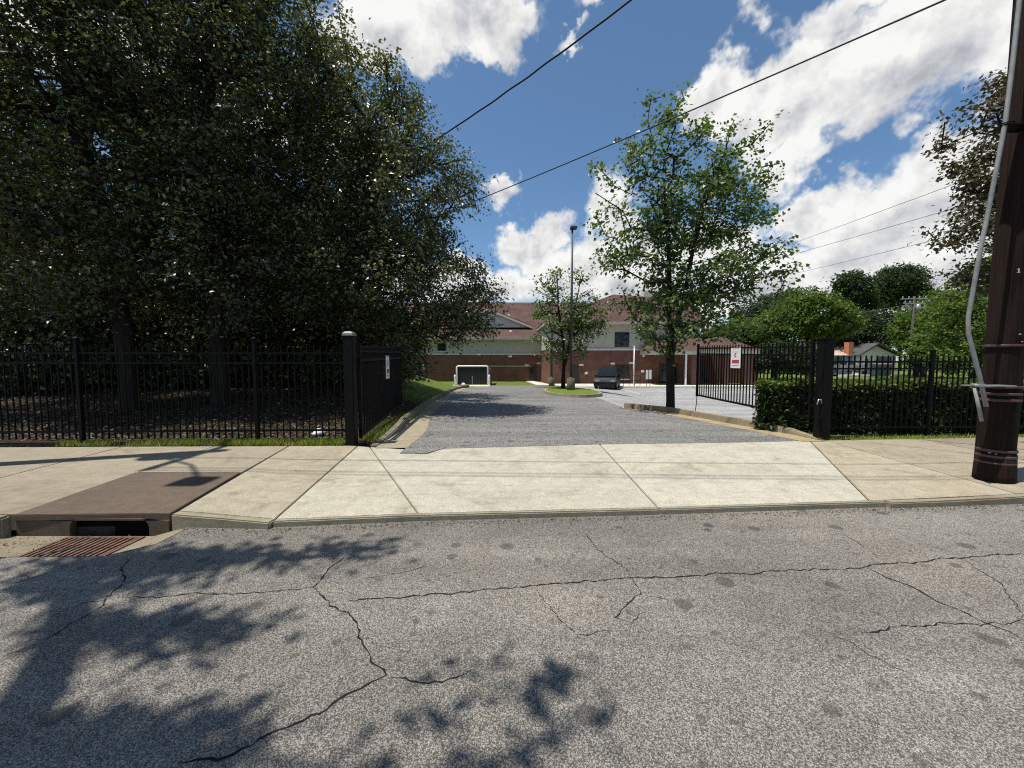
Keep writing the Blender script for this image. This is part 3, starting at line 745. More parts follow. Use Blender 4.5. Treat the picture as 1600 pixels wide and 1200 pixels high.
def lob(px, py, Y, rpx, rpy, ry=None, w=1.0):
    c = at(px, py, Y); rx = rpx / FPX * Y; rz = rpy / FPX * Y
    return (c.x, c.y, c.z, rx, ry if ry else (rx + rz) / 2, rz, w)

def make_tree(name, label, base, lobes, n_cl, n_leaf, leaf, trunk_r, seed, lm='leaf_maple', bm_='bark', group=None, fork=2.0, spread=(0.3, 0.3, 0.2),
              shell=0.5, asc=0.5, top=None, tip_r=0.007, droop=0.35, aspect=0.62, cat='tree', stems=1, lean=(0, 0), bare=0.0):
    rng = np.random.default_rng(seed)
    root = empty(name, base, label, cat, group)
    base = np.array(base, float)
    vol = np.array([l[3] * l[4] * l[5] * l[6] for l in lobes]); vol = vol / vol.sum()
    li = rng.choice(len(lobes), n_cl, p=vol)
    LB = np.array(lobes)[li]
    dv = rng.normal(0, 1, (n_cl, 3)); dv /= np.linalg.norm(dv, axis=1, keepdims=True)
    rr = rng.uniform(0, 1, (n_cl, 1)) ** (1 / 3 * (1 - shell) + 0.02) * rng.uniform(0.86, 1.07, (n_cl, 1))
    C = LB[:, :3] + dv * rr * LB[:, 3:6]
    C = C[C[:, 2] > base[2] + 0.25]
    cz = max(l[2] for l in lobes)
    topz = top if top else base[2] + (cz - base[2]) * 0.78
    nodes = []; par = []
    cx = np.average([l[0] for l in lobes], weights=vol); cy = np.average([l[1] for l in lobes], weights=vol)
    # stems
    for s in range(stems):
        steps = max(4, int((topz - base[2]) / 0.45)); prev = -1
        ph = rng.uniform(0, 6.28); sx, sy = (rng.normal(0, 0.08), rng.normal(0, 0.08)) if stems > 1 else (0, 0)
        for i in range(steps + 1):
            f = i / steps; z = base[2] - 0.12 + (topz - base[2] + 0.12) * f
            h = max(0, z - base[2] - fork); k = h / max(0.1, topz - base[2] - fork)
            a = 2 * math.pi * s / max(1, stems) + 0.5
            x = base[0] + (cx - base[0]) * k * 0.8 + lean[0] * f + ((math.cos(a) * k * 0.9 + sx * min(1, k * 4)) if stems > 1 else 0) + 0.06 * math.sin(ph + z * 1.3) * min(1, f * 3)
            y = base[1] + (cy - base[1]) * k * 0.8 + lean[1] * f + ((math.sin(a) * k * 0.9 + sy * min(1, k * 4)) if stems > 1 else 0) + 0.06 * math.cos(ph + z * 1.1) * min(1, f * 3)
            if s > 0 and h == 0: prev = min(len(nodes) - 1, i); continue
            nodes.append((x, y, z)); par.append(prev); prev = len(nodes) - 1
    nodes = [np.array(n) for n in nodes]
    n_stem = len(nodes)
    axis_pts = np.array(nodes)
    dmin = np.min(np.linalg.norm(C[:, None, :] - axis_pts[None], axis=2), axis=1)
    order = np.argsort(dmin)
    cap = len(nodes) + len(C) * 7
    NA = np.zeros((cap, 3)); NA[:len(nodes)] = nodes; cnt = len(nodes); par = par + [0] * (cap - cnt)
    low = base[2] + fork * 0.75
    plen = np.zeros(cap)
    tips = []; dirs = []
    for ci in order:
        c = C[ci]
        A = NA[:cnt]
        d = np.linalg.norm(A - c, axis=1)
        cost = d + asc * np.maximum(0, A[:, 2] - c[2] + 0.25 * d) + 0.12 * plen[:cnt] + 50 * (A[:, 2] < low)
        j = int(np.argmin(cost)); a = NA[j]; L = d[j]
        n = max(1, int(L / 0.5)); p = j
        ctrl = (a + c) / 2 + np.array([0, 0, 0.10 * L]) + rng.normal(0, 0.05 * L + .01, 3)
        if j < n_stem: ctrl = ctrl + np.array([0, 0, 0.08 * L])
        for q in range(1, n + 1):
            if cnt >= cap: break
            t = q / n
            NA[cnt] = (1 - t) ** 2 * a + 2 * t * (1 - t) * ctrl + t * t * c
            par[cnt] = p; plen[cnt] = plen[p] + L / n; p = cnt; cnt += 1
        tips.append(c); dirs.append((c - a) / (L + 1e-6))
    par = np.array(par[:cnt]); NA = NA[:cnt]
    r = np.zeros(cnt); E = 2.25
    acc = np.zeros(cnt)
    haschild = np.zeros(cnt, bool); haschild[par[par >= 0]] = True
    for i in range(cnt - 1, -1, -1):
        a = acc[i] if haschild[i] else tip_r ** E
        a = max(a, tip_r ** E); acc[i] = a
        if par[i] >= 0: acc[par[i]] += a
    # children may precede parents only by construction order, so one backward sweep is enough
    r = acc ** (1 / E)
    sc = trunk_r / r[0]
    r = np.minimum(np.maximum(r * sc, tip_r * 0.8), trunk_r)
    idx = np.where(par >= 0)[0]
    V, F = frustums(NA[par[idx]], NA[idx], np.minimum(r[par[idx]], r[idx] * 1.35), r[idx], 6)
    # root flare
    fl = MB().lathe((base[0], base[1], base[2] - 0.15), [(trunk_r * 1.4, 0), (trunk_r * 1.25, 0.15), (trunk_r * 1.1, 0.28), (trunk_r * 1.03, 0.45), (trunk_r * 0.98, 0.7)], 10)
    nb = len(V)
    V = np.concatenate([V, np.array(fl.v)]); F = np.concatenate([F, np.array([f for f in fl.f if len(f) == 4]) + nb])
    link('trunk', np_mesh('trunk', V, F, bm_, True, None, 4), root)
    T = np.array(tips); Dn = np.array(dirs)
    if bare > 0:
        keep = rng.uniform(0, 1, len(T)) > bare; T = T[keep]; Dn = Dn[keep]
    OUT = T - np.array([cx, cy, np.mean(T[:, 2])]); OUT[:, 2] *= 0.3; OUT = 0.55 * OUT / (np.linalg.norm(OUT, axis=1, keepdims=True) + 1e-6)
    T2 = T - Dn * rng.uniform(0.1, 0.5, (len(T), 1))
    LV, LF, R = leaf_cloud(np.concatenate([T, T2]), max(1, n_leaf // 2), np.array(spread), leaf, rng, droop, 0.9, aspect, np.concatenate([Dn, Dn]),
                           np.concatenate([OUT, OUT]))
    link('crown', np_mesh('crown', LV, LF, lm, False, R), root)
    return root

def gz(px, Y): return at(px, 600, Y).x

WOOD = dict(lm='leaf_wood', spread=(0.24, 0.24, 0.17), group='trees of the wood behind the fence')
make_tree('broadleaf_tree', 'big dark tree whose drooping crown edge overhangs the driveway beyond the open gate', (gz(585, 12.5), 12.5, H(gz(585, 12.5), 12.5)),
          [lob(600, 440, 12.5, 150, 95), lob(640, 310, 12.3, 115, 110), lob(560, 185, 12.5, 95, 105), lob(690, 455, 12.2, 82, 62, 1.8, 1.3), lob(742, 480, 12.0, 40, 44, 1.2, 2.6), lob(690, 505, 12.0, 60, 34, 1.2, 1.8), lob(500, 350, 12.6, 120, 160),
           lob(585, 75, 12.8, 42, 50, 1.0, .8), lob(645, 180, 12.6, 44, 55, 1.2, 1), lob(708, 265, 12.4, 34, 55, 1.0), lob(515, 70, 12.6, 40, 60)], 1050, 62, 0.105, 0.2, 11, fork=2.2, shell=.35, **WOOD)
make_tree('broadleaf_tree', 'tall dark tree behind the middle fence panel, crown running off the top of the picture', (gz(345, 11.2), 11.2, H(gz(345, 11.2), 11.2)),
          [lob(340, 160, 11.2, 150, 210), lob(350, 400, 10.9, 160, 120), lob(420, 60, 11.4, 80, 130), lob(240, 320, 11.0, 120, 170), lob(330, -120, 11.4, 110, 130)], 1050, 62, 0.105, 0.2, 12, fork=2.3, shell=.35, **WOOD)
make_tree('broadleaf_tree', 'leafy tree behind the fence at the edge of the picture with larger nearer leaves', (-10.2, 10.2, H(-10.2, 10.2)),
          [lob(100, 200, 9.9, 150, 200), lob(110, 400, 9.6, 150, 110), lob(30, 60, 9.6, 130, 150), lob(190, 20, 10.0, 110, 150), lob(-80, 250, 10, 120, 200), lob(100, -170, 10.2, 170, 170)], 1050, 56, 0.115, 0.2, 13, fork=2.3, shell=.35, **WOOD)
make_tree('broadleaf_tree', 'tree deep in the wood filling the gap between the two tallest crowns', (-7.2, 17.5, H(-7.2, 17.5)),
          [lob(440, 300, 17.3, 190, 200), lob(480, 460, 17, 160, 100), lob(560, 330, 17.2, 130, 160), lob(420, 110, 17.5, 130, 130)], 850, 56, 0.18, 0.2, 14, fork=2.0, shell=.3, **WOOD)
make_tree('broadleaf_tree', 'tree deep in the wood behind the fence corner, mostly hidden by nearer crowns', (-18, 17, H(-18, 17)),
          [lob(180, 280, 17, 220, 260), lob(200, 470, 16.5, 240, 90), lob(0, 350, 17, 180, 220)], 850, 56, 0.19, 0.2, 15, fork=2.0, shell=.3, **WOOD)
make_tree('broadleaf_tree', 'hindmost tree of the wood, its low boughs closing the view between the trunks', (-13.5, 24, H(-13.5, 24)),
          [lob(440, 500, 24, 120, 90), lob(330, 480, 24, 130, 110), lob(520, 450, 24, 90, 120)], 600, 50, 0.26, 0.2, 16, fork=1.5, shell=.3, **WOOD)
make_tree('broadleaf_tree', 'hindmost tree of the wood near the edge of the picture, low boughs to the ground', (-24, 22, H(-24, 22)),
          [lob(160, 500, 22, 140, 90), lob(40, 470, 22, 130, 120), lob(260, 480, 22, 90, 100)], 600, 50, 0.26, 0.2, 17, fork=1.5, shell=.3, **WOOD)
# understorey shrubs closing the dark space under the crowns
SH = [(560, 15.5, 90), (470, 17.0, 110), (370, 15.5, 110), (260, 15.0, 120), (150, 14.0, 120), (40, 13.5, 120), (610, 19.0, 60)]
for i, (px, Y, rp) in enumerate(SH):
    lab = ['second understorey shrub in from the open gate, in deep shade', 'dark shrub between the tall trunks behind the gate post', 'dark understorey shrub behind the middle fence panel',
           'shaded shrub behind the long fence panel', 'shaded shrub by the trunk at the fence corner', 'outermost shaded shrub behind the fence', 'small dark shrub at the foot of the grassy bank'][i]
    x = gz(px, Y); z = H(x, Y)
    make_tree('understorey_shrub', lab, (x, Y, z), [(x, Y, z + 1.6, rp / FPX * Y, 1.4, 2.2, 1)], 190, 60, 0.17, 0.07, 40 + i, lm='leaf_wood', fork=0.25, group='shrubs under the wood', cat='shrub', spread=(.3, .3, .25), shell=.3)
# lot tree by the kerb: open upright maple
tb = (5.12, 12.35, H(4.95, 12.1) + 0.03)
Y0 = 12.35
make_tree('maple_tree', 'open upright maple tree on the kerb strip beside the gate', tb,
          [lob(1040, 165, Y0, 30, 34, .6, 1.1), lob(1035, 230, Y0, 38, 50, .8, 1), lob(1110, 205, Y0, 48, 45, .9, 1), lob(1180, 205, Y0, 42, 26, .6, 1.2), lob(1150, 265, Y0, 60, 45, 1, 1), lob(975, 260, Y0, 52, 30, .8, 1.2),
           lob(1000, 320, Y0, 75, 50, 1.5, 1), lob(1095, 320, Y0, 70, 65, 1.6, 1), lob(1180, 300, Y0, 35, 18, .6, 1.2), lob(1150, 350, Y0, 70, 40, 1.4, 1), lob(1000, 395, Y0, 72, 45, 1.6, 1.1), lob(1080, 420, Y0, 85, 60, 1.9, 1.2),
           lob(1190, 385, Y0, 42, 26, .8, 1), lob(1165, 450, Y0, 60, 34, 1.2, 1), lob(1215, 420, Y0, 26, 22, .6, 1), lob(1040, 500, Y0, 75, 45, 1.7, 1.1), lob(985, 480, Y0, 45, 24, .9, .9), lob(1115, 500, Y0, 66, 30, 1.4, .8)],
          450, 38, 0.122, 0.13, 21, bm_='bark', fork=2.3, spread=(0.19, 0.19, 0.12), asc=1.0, stems=4, top=at(1040, 290, Y0).z, shell=.2, aspect=.8, bare=0.05)
Yi = 24.0; xi = gz(880, Yi)
make_tree('maple_tree', 'young maple tree on the grass island next to the light pole', (xi, Yi, H(xi, Yi) + .12),
          [lob(865, 440, Yi, 36, 26, 1, 1), lob(880, 490, Yi, 50, 35, 1.8, 1.2), lob(850, 520, Yi, 32, 16, 1, 1), lob(915, 510, Yi, 38, 30, 1.4, 1.1), lob(885, 545, Yi, 42, 24, 1.6, 1), lob(920, 470, Yi, 22, 20, .8, .8), lob(848, 462, Yi, 22, 16, .8, .9), lob(905, 430, Yi, 16, 16, .6, .6)],
          155, 44, 0.15, 0.13, 22, fork=1.3, spread=(0.24, 0.24, 0.14), asc=.9, stems=2, top=at(872, 430, Yi).z, shell=.2, aspect=.8)
# bronze-leaved maple behind the utility pole
make_tree('bronze_maple_tree', 'maple tree with bronze-red top leaves behind the utility pole', (20.6, 14.5, -0.9),
          [lob(1560, 200, 14.5, 62, 60, 1.6, 1), lob(1640, 130, 14.5, 80, 80, 1.8, 1), lob(1540, 260, 14.3, 48, 30, 1, 1), lob(1560, 340, 14.3, 70, 34, 1.3, 1), lob(1500, 365, 14.2, 55, 22, .9, 1.2), lob(1640, 330, 14.6, 100, 110, 2, 1.2), lob(1560, 430, 14.4, 60, 34, 1.2, 1), lob(1680, 230, 14.6, 90, 120, 2, 1)],
          420, 60, 0.145, 0.2, 23, lm='leaf_bronze', fork=2.2, spread=(0.26, 0.26, 0.14), shell=.2, aspect=.8)
# trees beyond the lot
FAR = [('round light green tree rising behind the right gate leaf', 1265, 48, [(1265, 490, 58, 36), (1215, 512, 46, 28), (1308, 502, 34, 28)], 'leaf_far', 420, 0.36),
       ('dark lacy tall tree standing above the light green tree', 1338, 85, [(1334, 452, 22, 28), (1322, 440, 16, 15), (1350, 478, 16, 20)], 'leaf_far_dark', 240, 0.5),
       ('dark round-headed tall tree, highest on the far skyline', 1405, 92, [(1405, 442, 36, 26), (1388, 462, 20, 22), (1436, 462, 18, 18)], 'leaf_far_dark', 460, 0.55),
       ('bushy green tree beside the far utility pole', 1440, 55, [(1450, 508, 48, 36), (1485, 480, 42, 30), (1430, 530, 28, 20)], 'leaf_far', 420, 0.38),
       ('bushy green tree hanging over the small white house', 1430, 44, [(1455, 552, 36, 30), (1490, 540, 45, 42)], 'leaf_far', 380, 0.32),
       ('leafy green tree behind the wooden utility pole', 1520, 36, [(1520, 500, 60, 60), (1500, 555, 50, 35), (1590, 500, 60, 70)], 'leaf_far', 460, 0.28),
       ('low green tree in the gap behind the maple trunk', 1150, 52, [(1150, 525, 45, 24), (1190, 535, 40, 22), (1120, 530, 30, 20)], 'leaf_far', 320, 0.36),
       ('darker green tree in the wood behind the house chimney', 1350, 66, [(1350, 520, 45, 35), (1300, 520, 40, 30), (1395, 510, 35, 30)], 'leaf_far_dark', 400, 0.45),
       ('dark tree on the skyline beyond the school portico', 1225, 75, [(1220, 480, 40, 26), (1250, 470, 28, 22), (1180, 500, 40, 26)], 'leaf_far_dark', 320, 0.48),
       ('dark tree standing on the lot edge behind the gate pickets', 1210, 40, [(1205, 558, 45, 22), (1245, 560, 40, 24)], 'leaf_far_dark', 300, 0.3),
       ('broad green tree on the rise behind the bronze maple', 1570, 60, [(1570, 440, 70, 50), (1640, 420, 80, 80)], 'leaf_far', 360, 0.45)]
for i, (lab, px, Y, lo, lm, n, lf) in enumerate(FAR):
    x = gz(px, Y)
    make_tree('far_tree', lab, (x, Y, -1.0), [lob(a, b, Y, c, d) for a, b, c, d in lo], n, 34, lf, 0.28, 60 + i, lm=lm, fork=2.2, group='trees beyond the parking lot', spread=(0.0085 * Y, 0.0085 * Y, 0.005 * Y), shell=.25, tip_r=.02)

# street tree over the camera's side of the road: it throws the dappled shade on the asphalt
def street_tree():
    L = []
    for sx, sy, h, rx, ry, rz, cnt in ((-2.9, 3.15, 8.2, 1.5, .16, .5, 42), (-3.3, 2.75, 8.6, 1.0, .12, .4, 22), (-2.2, 2.3, 8.0, .9, .12, .4, 24), (-1.9, 1.55, 8.2, 1.0, .16, .4, 34), (-1.3, 3.35, 8.5, .5, .06, .3, 7),
                                       (0.12, 1.9, 7.7, .07, .05, .08, 3.5), (0.14, 1.62, 7.9, .06, .04, .08, 1.6), (-.36, 1.40, 8.0, .15, .06, .15, 2), (-5.2, -1.2, 9.5, 1.8, 1.2, 1.6, 130), (-3.8, .2, 9.0, 1.2, .4, .7, 40)):
        L.append((sx + SDIR.x / SDIR.z * h, sy + SDIR.y / SDIR.z * h, h, rx, ry, rz, cnt / (rx * ry * rz)))
    make_tree('street_tree', 'street tree across the road whose crown dapples the asphalt with shade', (-6.6, -4.2, 0.0), L, 300, 24, 0.12, 0.2, 77, fork=3.0, lm='leaf_maple', spread=(.15, .09, .12), shell=-0.9)
street_tree()

# ------------------------------------------------------------------ fences and gates
def fence_y_left(x): return 7.12 + 0.035 * (x + 3)
def fence_y_right(x): return 7.72 + 0.045 * (x - 6.2)
def picket_mesh(z0, z1, w=0.019, name='picket'):
    m = MB(); h = w / 2
    m.box(-h, -h, z0, h, h, z1 - 0.03)
    m.add([(-h, -h, z1 - .03), (h, -h, z1 - .03), (h, h, z1 - .03), (-h, h, z1 - .03), (0, 0, z1)], [(0, 1, 4), (1, 2, 4), (2, 3, 4), (3, 0, 4)])
    return m.mesh(name, 'black_paint')
def fence(label, xs_posts, fyfn, z0, z1, rails, zpost, xstart, xend, base, skip_ends=True):
    r = empty('picket_fence', base, label, 'fence', 'black picket fences on either side of the gate')
    pm = picket_mesh(z0, z1)
    pts = sorted([xstart] + xs_posts + [xend])
    for x in xs_posts:
        p = MB(); y = fyfn(x); p.box(x - .032, y - .032, base[2] - .3, x + .032, y + .032, zpost)
        po = p.build('post', 'black_paint', r, None, 0.004)
        MB().lathe((x, y, zpost), [(.046, 0), (.046, .015), (.03, .035), (.005, .05)], 8).build('post_cap', 'black_paint', po)
    for a, b in zip(pts[:-1], pts[1:]):
        for zr in rails:
            MB().obox((a + .03, fyfn(a)), (b - .03, fyfn(b)), 0.032, zr - .018, zr + .018).build('rail', 'black_paint', r)
        n = int((b - a - .06) / 0.118)
        for i in range(1, n + 1):
            x = a + (b - a) * i / (n + 1); link('picket', pm, r, (x, fyfn(x), 0))
    return r
fence('long black picket fence in front of the dark wood', [-4.72, -7.85, -10.3, -12.75], fence_y_left, 0.11, 1.82, (0.25, 1.50, 1.68), 1.93, -14, -3.06, (-7.8, 6.95, 0.0))
fence('black picket fence in front of the clipped hedge', [8.55, 11.0], fence_y_right, 0.05, 1.66, (0.18, 1.38, 1.52), 1.74, 6.32, 13.4, (9, 7.8, -0.1))
def gate_post(label, x, y, w, z1, cap):
    r = empty('gate_post', (x, y, -0.1), label, 'gate post', 'square posts of the driveway gate')
    MB().box(x - w / 2, y - w / 2, -0.4, x + w / 2, y + w / 2, z1).build('post', 'black_gate_paint', r, None, 0.012)
    c = MB()
    if cap == 'dome':
        e = w / 2 + .008
        rings = [(e, 0), (e, .02), (e * .9, .05), (e * .6, .075), (e * .2, .085)]
        vs = [(x + sx * s, y + sy * s, z1 + z) for s, z in rings for sx, sy in ((-1, -1), (1, -1), (1, 1), (-1, 1))]
        fs = [(i * 4 + k, i * 4 + (k + 1) % 4, i * 4 + 4 + (k + 1) % 4, i * 4 + 4 + k) for i in range(4) for k in range(4)] + [(16, 17, 18, 19), (3, 2, 1, 0)]
        c.add(vs, fs); c.build('cap', 'cap_grey', r)
    else:
        c.box(x - w / 2 - .012, y - w / 2 - .012, z1, x + w / 2 + .012, y + w / 2 + .012, z1 + .02); c.build('cap', 'black_gate_paint', r, None, .006)
    return r
lp = gate_post('square black gate post with pale domed cap beside the wood', -2.94, 6.98, 0.175, 1.99, 'dome')
rp = gate_post('square black gate post with flat cap beside the hedge', 6.12, 7.52, 0.2, 1.95, 'flat')
def gate_leaf(label, a, b, za0, za1, zb0, zb1, npk, base, upper=0.17):
    r = empty('gate_leaf', base, label, 'gate', 'leaves of the driveway gate')
    a = Vector(a); b = Vector(b); d = (b - a).normalized()
    for p, z0, z1 in ((a, za0, za1), (b, zb0, zb1)):
        m = MB(); m.obox(p - d * .03, p + d * .03, 0.06, z0 - .02, z1 + .03); m.build('stile', 'black_gate_paint', r, None, .004)
    A = a + d * .03; B = b - d * .03
    for o in ('bottom', 'top', 'upper'):
        if o == 'bottom': z = (za0 + .0, zb0 + .0); h = .05
        elif o == 'top': z = (za1 - .13, zb1 - .13); h = .04
        else: z = (za1 - .13 - upper, zb1 - .13 - upper); h = .04
        MB().obox(A, B, 0.04, z[0], z[0] + h, z[1], z[1] + h).build('rail', 'black_gate_paint', r)
    me = MB(); hh = (za1 - za0)
    pm = picket_mesh(0.051, hh, 0.022)
    for i in range(1, npk + 1):
        t = i / (npk + 1); p = A.lerp(B, t); link('picket', pm, r, (p.x, p.y, za0 + (zb0 - za0) * t))
    return r
gl = gate_leaf('black picket gate leaf swung open beside the wood, seen nearly edge on', (-2.86, 7.2), (-3.30, 11.4), 0.10, 1.83, 0.22, 1.90, 34, (-3, 7.2, 0.0))
gr = gate_leaf('black picket gate leaf swung open across the view of the parking lot', (6.03, 7.72), (5.80, 12.0), 0.36, 1.93, 0.44, 2.03, 34, (6, 7.7, 0.1))
# hinges, latch box and drop rod
hg = MB(); hg.obox((-2.93, 7.0), (-2.87, 7.2), .05, .30, .36); hg.build('hinge', 'black_gate_paint', lp); hg = MB(); hg.obox((-2.93, 7.0), (-2.87, 7.2), .05, 1.58, 1.64); hg.build('hinge', 'black_gate_paint', lp)
hg = MB(); hg.obox((6.1, 7.5), (6.03, 7.7), .05, .62, .68); hg.build('hinge', 'black_gate_paint', rp); hg = MB(); hg.obox((6.1, 7.5), (6.03, 7.7), .05, 1.64, 1.70); hg.build('hinge', 'black_gate_paint', rp)
MB().box(5.93, 7.34, .42, 6.0, 7.46, .72).build('latch_box', 'black_gate_paint', rp, None, .01)
MB().tube([(5.96, 7.36, .72), (5.93, 7.33, .80), (5.88, 7.33, .80), (5.86, 7.34, .70)], .012, 6).build('chain_loop', 'galvanised', rp)
MB().tube([(5.80, 12.0, .46), (5.79, 11.99, .2), (5.75, 11.96, 0.03), (5.74, 11.95, -.25)], .012, 6).build('drop_rod', 'black_gate_paint', gr)
# upper stub fence panel on the near side of the hedge post (pickets beyond the hinge)
def gate_sign(label, p, d, w, h, loc_n, full=True):
    """p: top centre in the world, d: unit plan direction along the sign"""
    p = Vector(p); d = Vector((d[0], d[1], 0)); n = Vector(loc_n)
    r = empty('gate_sign', (p.x, p.y, p.z - h), label, 'sign', 'white metal signs wired to the gate')
    def panel(x0, x1, z0, z1, o, m, name, par, t=0.004):
        a = p + d * x0 + n * o; b = p + d * x1 + n * o
        q = [a + Vector((0, 0, z0)), b + Vector((0, 0, z0)), b + Vector((0, 0, z1)), a + Vector((0, 0, z1))]
        return MB().extr(q, n * t).build(name, m, par)
    pl = panel(-w / 2, w / 2, -h, 0, 0, 'sign_white', 'panel', r, 0.006)
    panel(-w * .36, w * .36, -h * .76, -h * .59, .0075, 'sign_red', 'red_band', pl, .001)
    panel(-w * .32, w * .32, -h * .875, -h * .855, .0075, 'sign_grey', 'text_line', pl, .001)
    panel(-w * .36, w * .36, -h * .05, -h * .035, .0075, 'sign_grey', 'text_line', pl, .001)
    panel(-w * .32, w * .32, -h * .20, -h * .19, .0075, 'sign_grey', 'text_line', pl, .001)
    c = p + Vector((0, 0, -h * .36)) + n * .0075
    rr = h * .105; pts = []
    for a in np.linspace(math.radians(50), math.radians(310), 14): pts.append(c + d * rr * math.cos(a) + Vector((0, 0, rr * math.sin(a))))
    for a in np.linspace(math.radians(300), math.radians(60), 10): pts.append(c + d * (rr * .5 * math.cos(a) + rr * .25) + Vector((0, 0, rr * .55 * math.sin(a))))
    MB().extr(pts, n * .001).build('round_mark', 'sign_grey', pl)
gd = (Vector((5.80, 12.0)) - Vector((6.03, 7.72))).normalized()
s0 = at(1148.5, 543.5, 10.1); gx = 6.03 + (5.80 - 6.03) * (10.1 - 7.72) / 4.28
gate_sign('white upright sign with round mark and red band on the gate leaf by the lot', (gx - .03, 10.1, s0.z), (-gd.x, -gd.y), 0.40, 0.53, (-gd.y, gd.x, 0))
sl = (Vector((-3.30, 11.4)) - Vector((-2.86, 7.2))).normalized()
lx = -2.86 + (-.44) * (9.45 - 7.2) / 4.2
s1 = at(597.5, 556, 9.6)
gate_sign('white upright sign seen edge on, fixed to the gate leaf by the wood', (lx + .035, 9.45, s1.z), (sl.x, sl.y), 0.36, 0.56, (0.99, 0.1, 0))

# ------------------------------------------------------------------ hedge
def hedge():
    rng = np.random.default_rng(5)
    r = empty('clipped_hedge', (8.6, 8.7, -0.4), 'clipped dark green hedge behind the black fence', 'hedge')
    N = 52000
    x = rng.uniform(5.55, 14, N)
    topz = 1.05 + 0.04 * np.sin(x * 2.3) + 0.03 * np.sin(x * 5.1)
    z = rng.uniform(-0.55, 1.0, N); z = np.where(rng.uniform(0, 1, N) < .35, topz - np.abs(rng.normal(0, .06, N)), z * (topz / 1.0))
    y = 8.62 + 0.03 * (x - 6) + rng.choice([-1, 1], N) * np.abs(0.46 - np.abs(rng.normal(0, .12, N))) * (0.86 + .14 * np.sin(x * 3 + z * 2))
    mid = rng.uniform(0, 1, N) < .35; y = np.where(mid, 8.62 + .03 * (x - 6) + rng.uniform(-.46, .46, N), y)
    endr = np.clip((x - 5.55) / 0.3, 0.15, 1); y = 8.62 + (y - 8.62) * endr
    y = y - 0.10 * np.exp(-((z - .1) / .4) ** 2) * np.sin(x * 4.3)
    keep = ~((z < -0.12) & (np.sin(x * 7) * np.sin(x * 2.9 + 1) > .3))
    P = np.stack([x, y, z], 1)[keep]
    V, F, R = leaf_cloud(P, 1, np.array([.02, .02, .02]), 0.085, rng, 0.1, 0.6, .65)
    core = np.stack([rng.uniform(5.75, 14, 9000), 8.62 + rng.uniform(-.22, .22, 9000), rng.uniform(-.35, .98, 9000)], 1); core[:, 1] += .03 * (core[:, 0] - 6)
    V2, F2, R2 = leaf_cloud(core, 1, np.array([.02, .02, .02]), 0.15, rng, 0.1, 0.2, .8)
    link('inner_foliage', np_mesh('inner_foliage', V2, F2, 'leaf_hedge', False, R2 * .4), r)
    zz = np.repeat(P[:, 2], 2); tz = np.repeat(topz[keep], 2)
    R = np.clip(R * .6 + .55 * sstep(zz, tz - .22, tz), 0, 1)        # leaf tint paler towards the clipped top
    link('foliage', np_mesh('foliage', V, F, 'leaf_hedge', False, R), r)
    for i in range(14):
        xx = 5.85 + i * .6
        m = MB()
        for q in range(5):
            a = rng.uniform(-.3, .3); b = rng.uniform(-.25, .25)
            m.tube([(xx, 8.65, -.75), (xx + a * .4, 8.65 + b * .4, -.05), (xx + a, 8.65 + b, .75)], [.02, .014, .006], 5)
        m.build('stem', 'bark', r)
hedge()

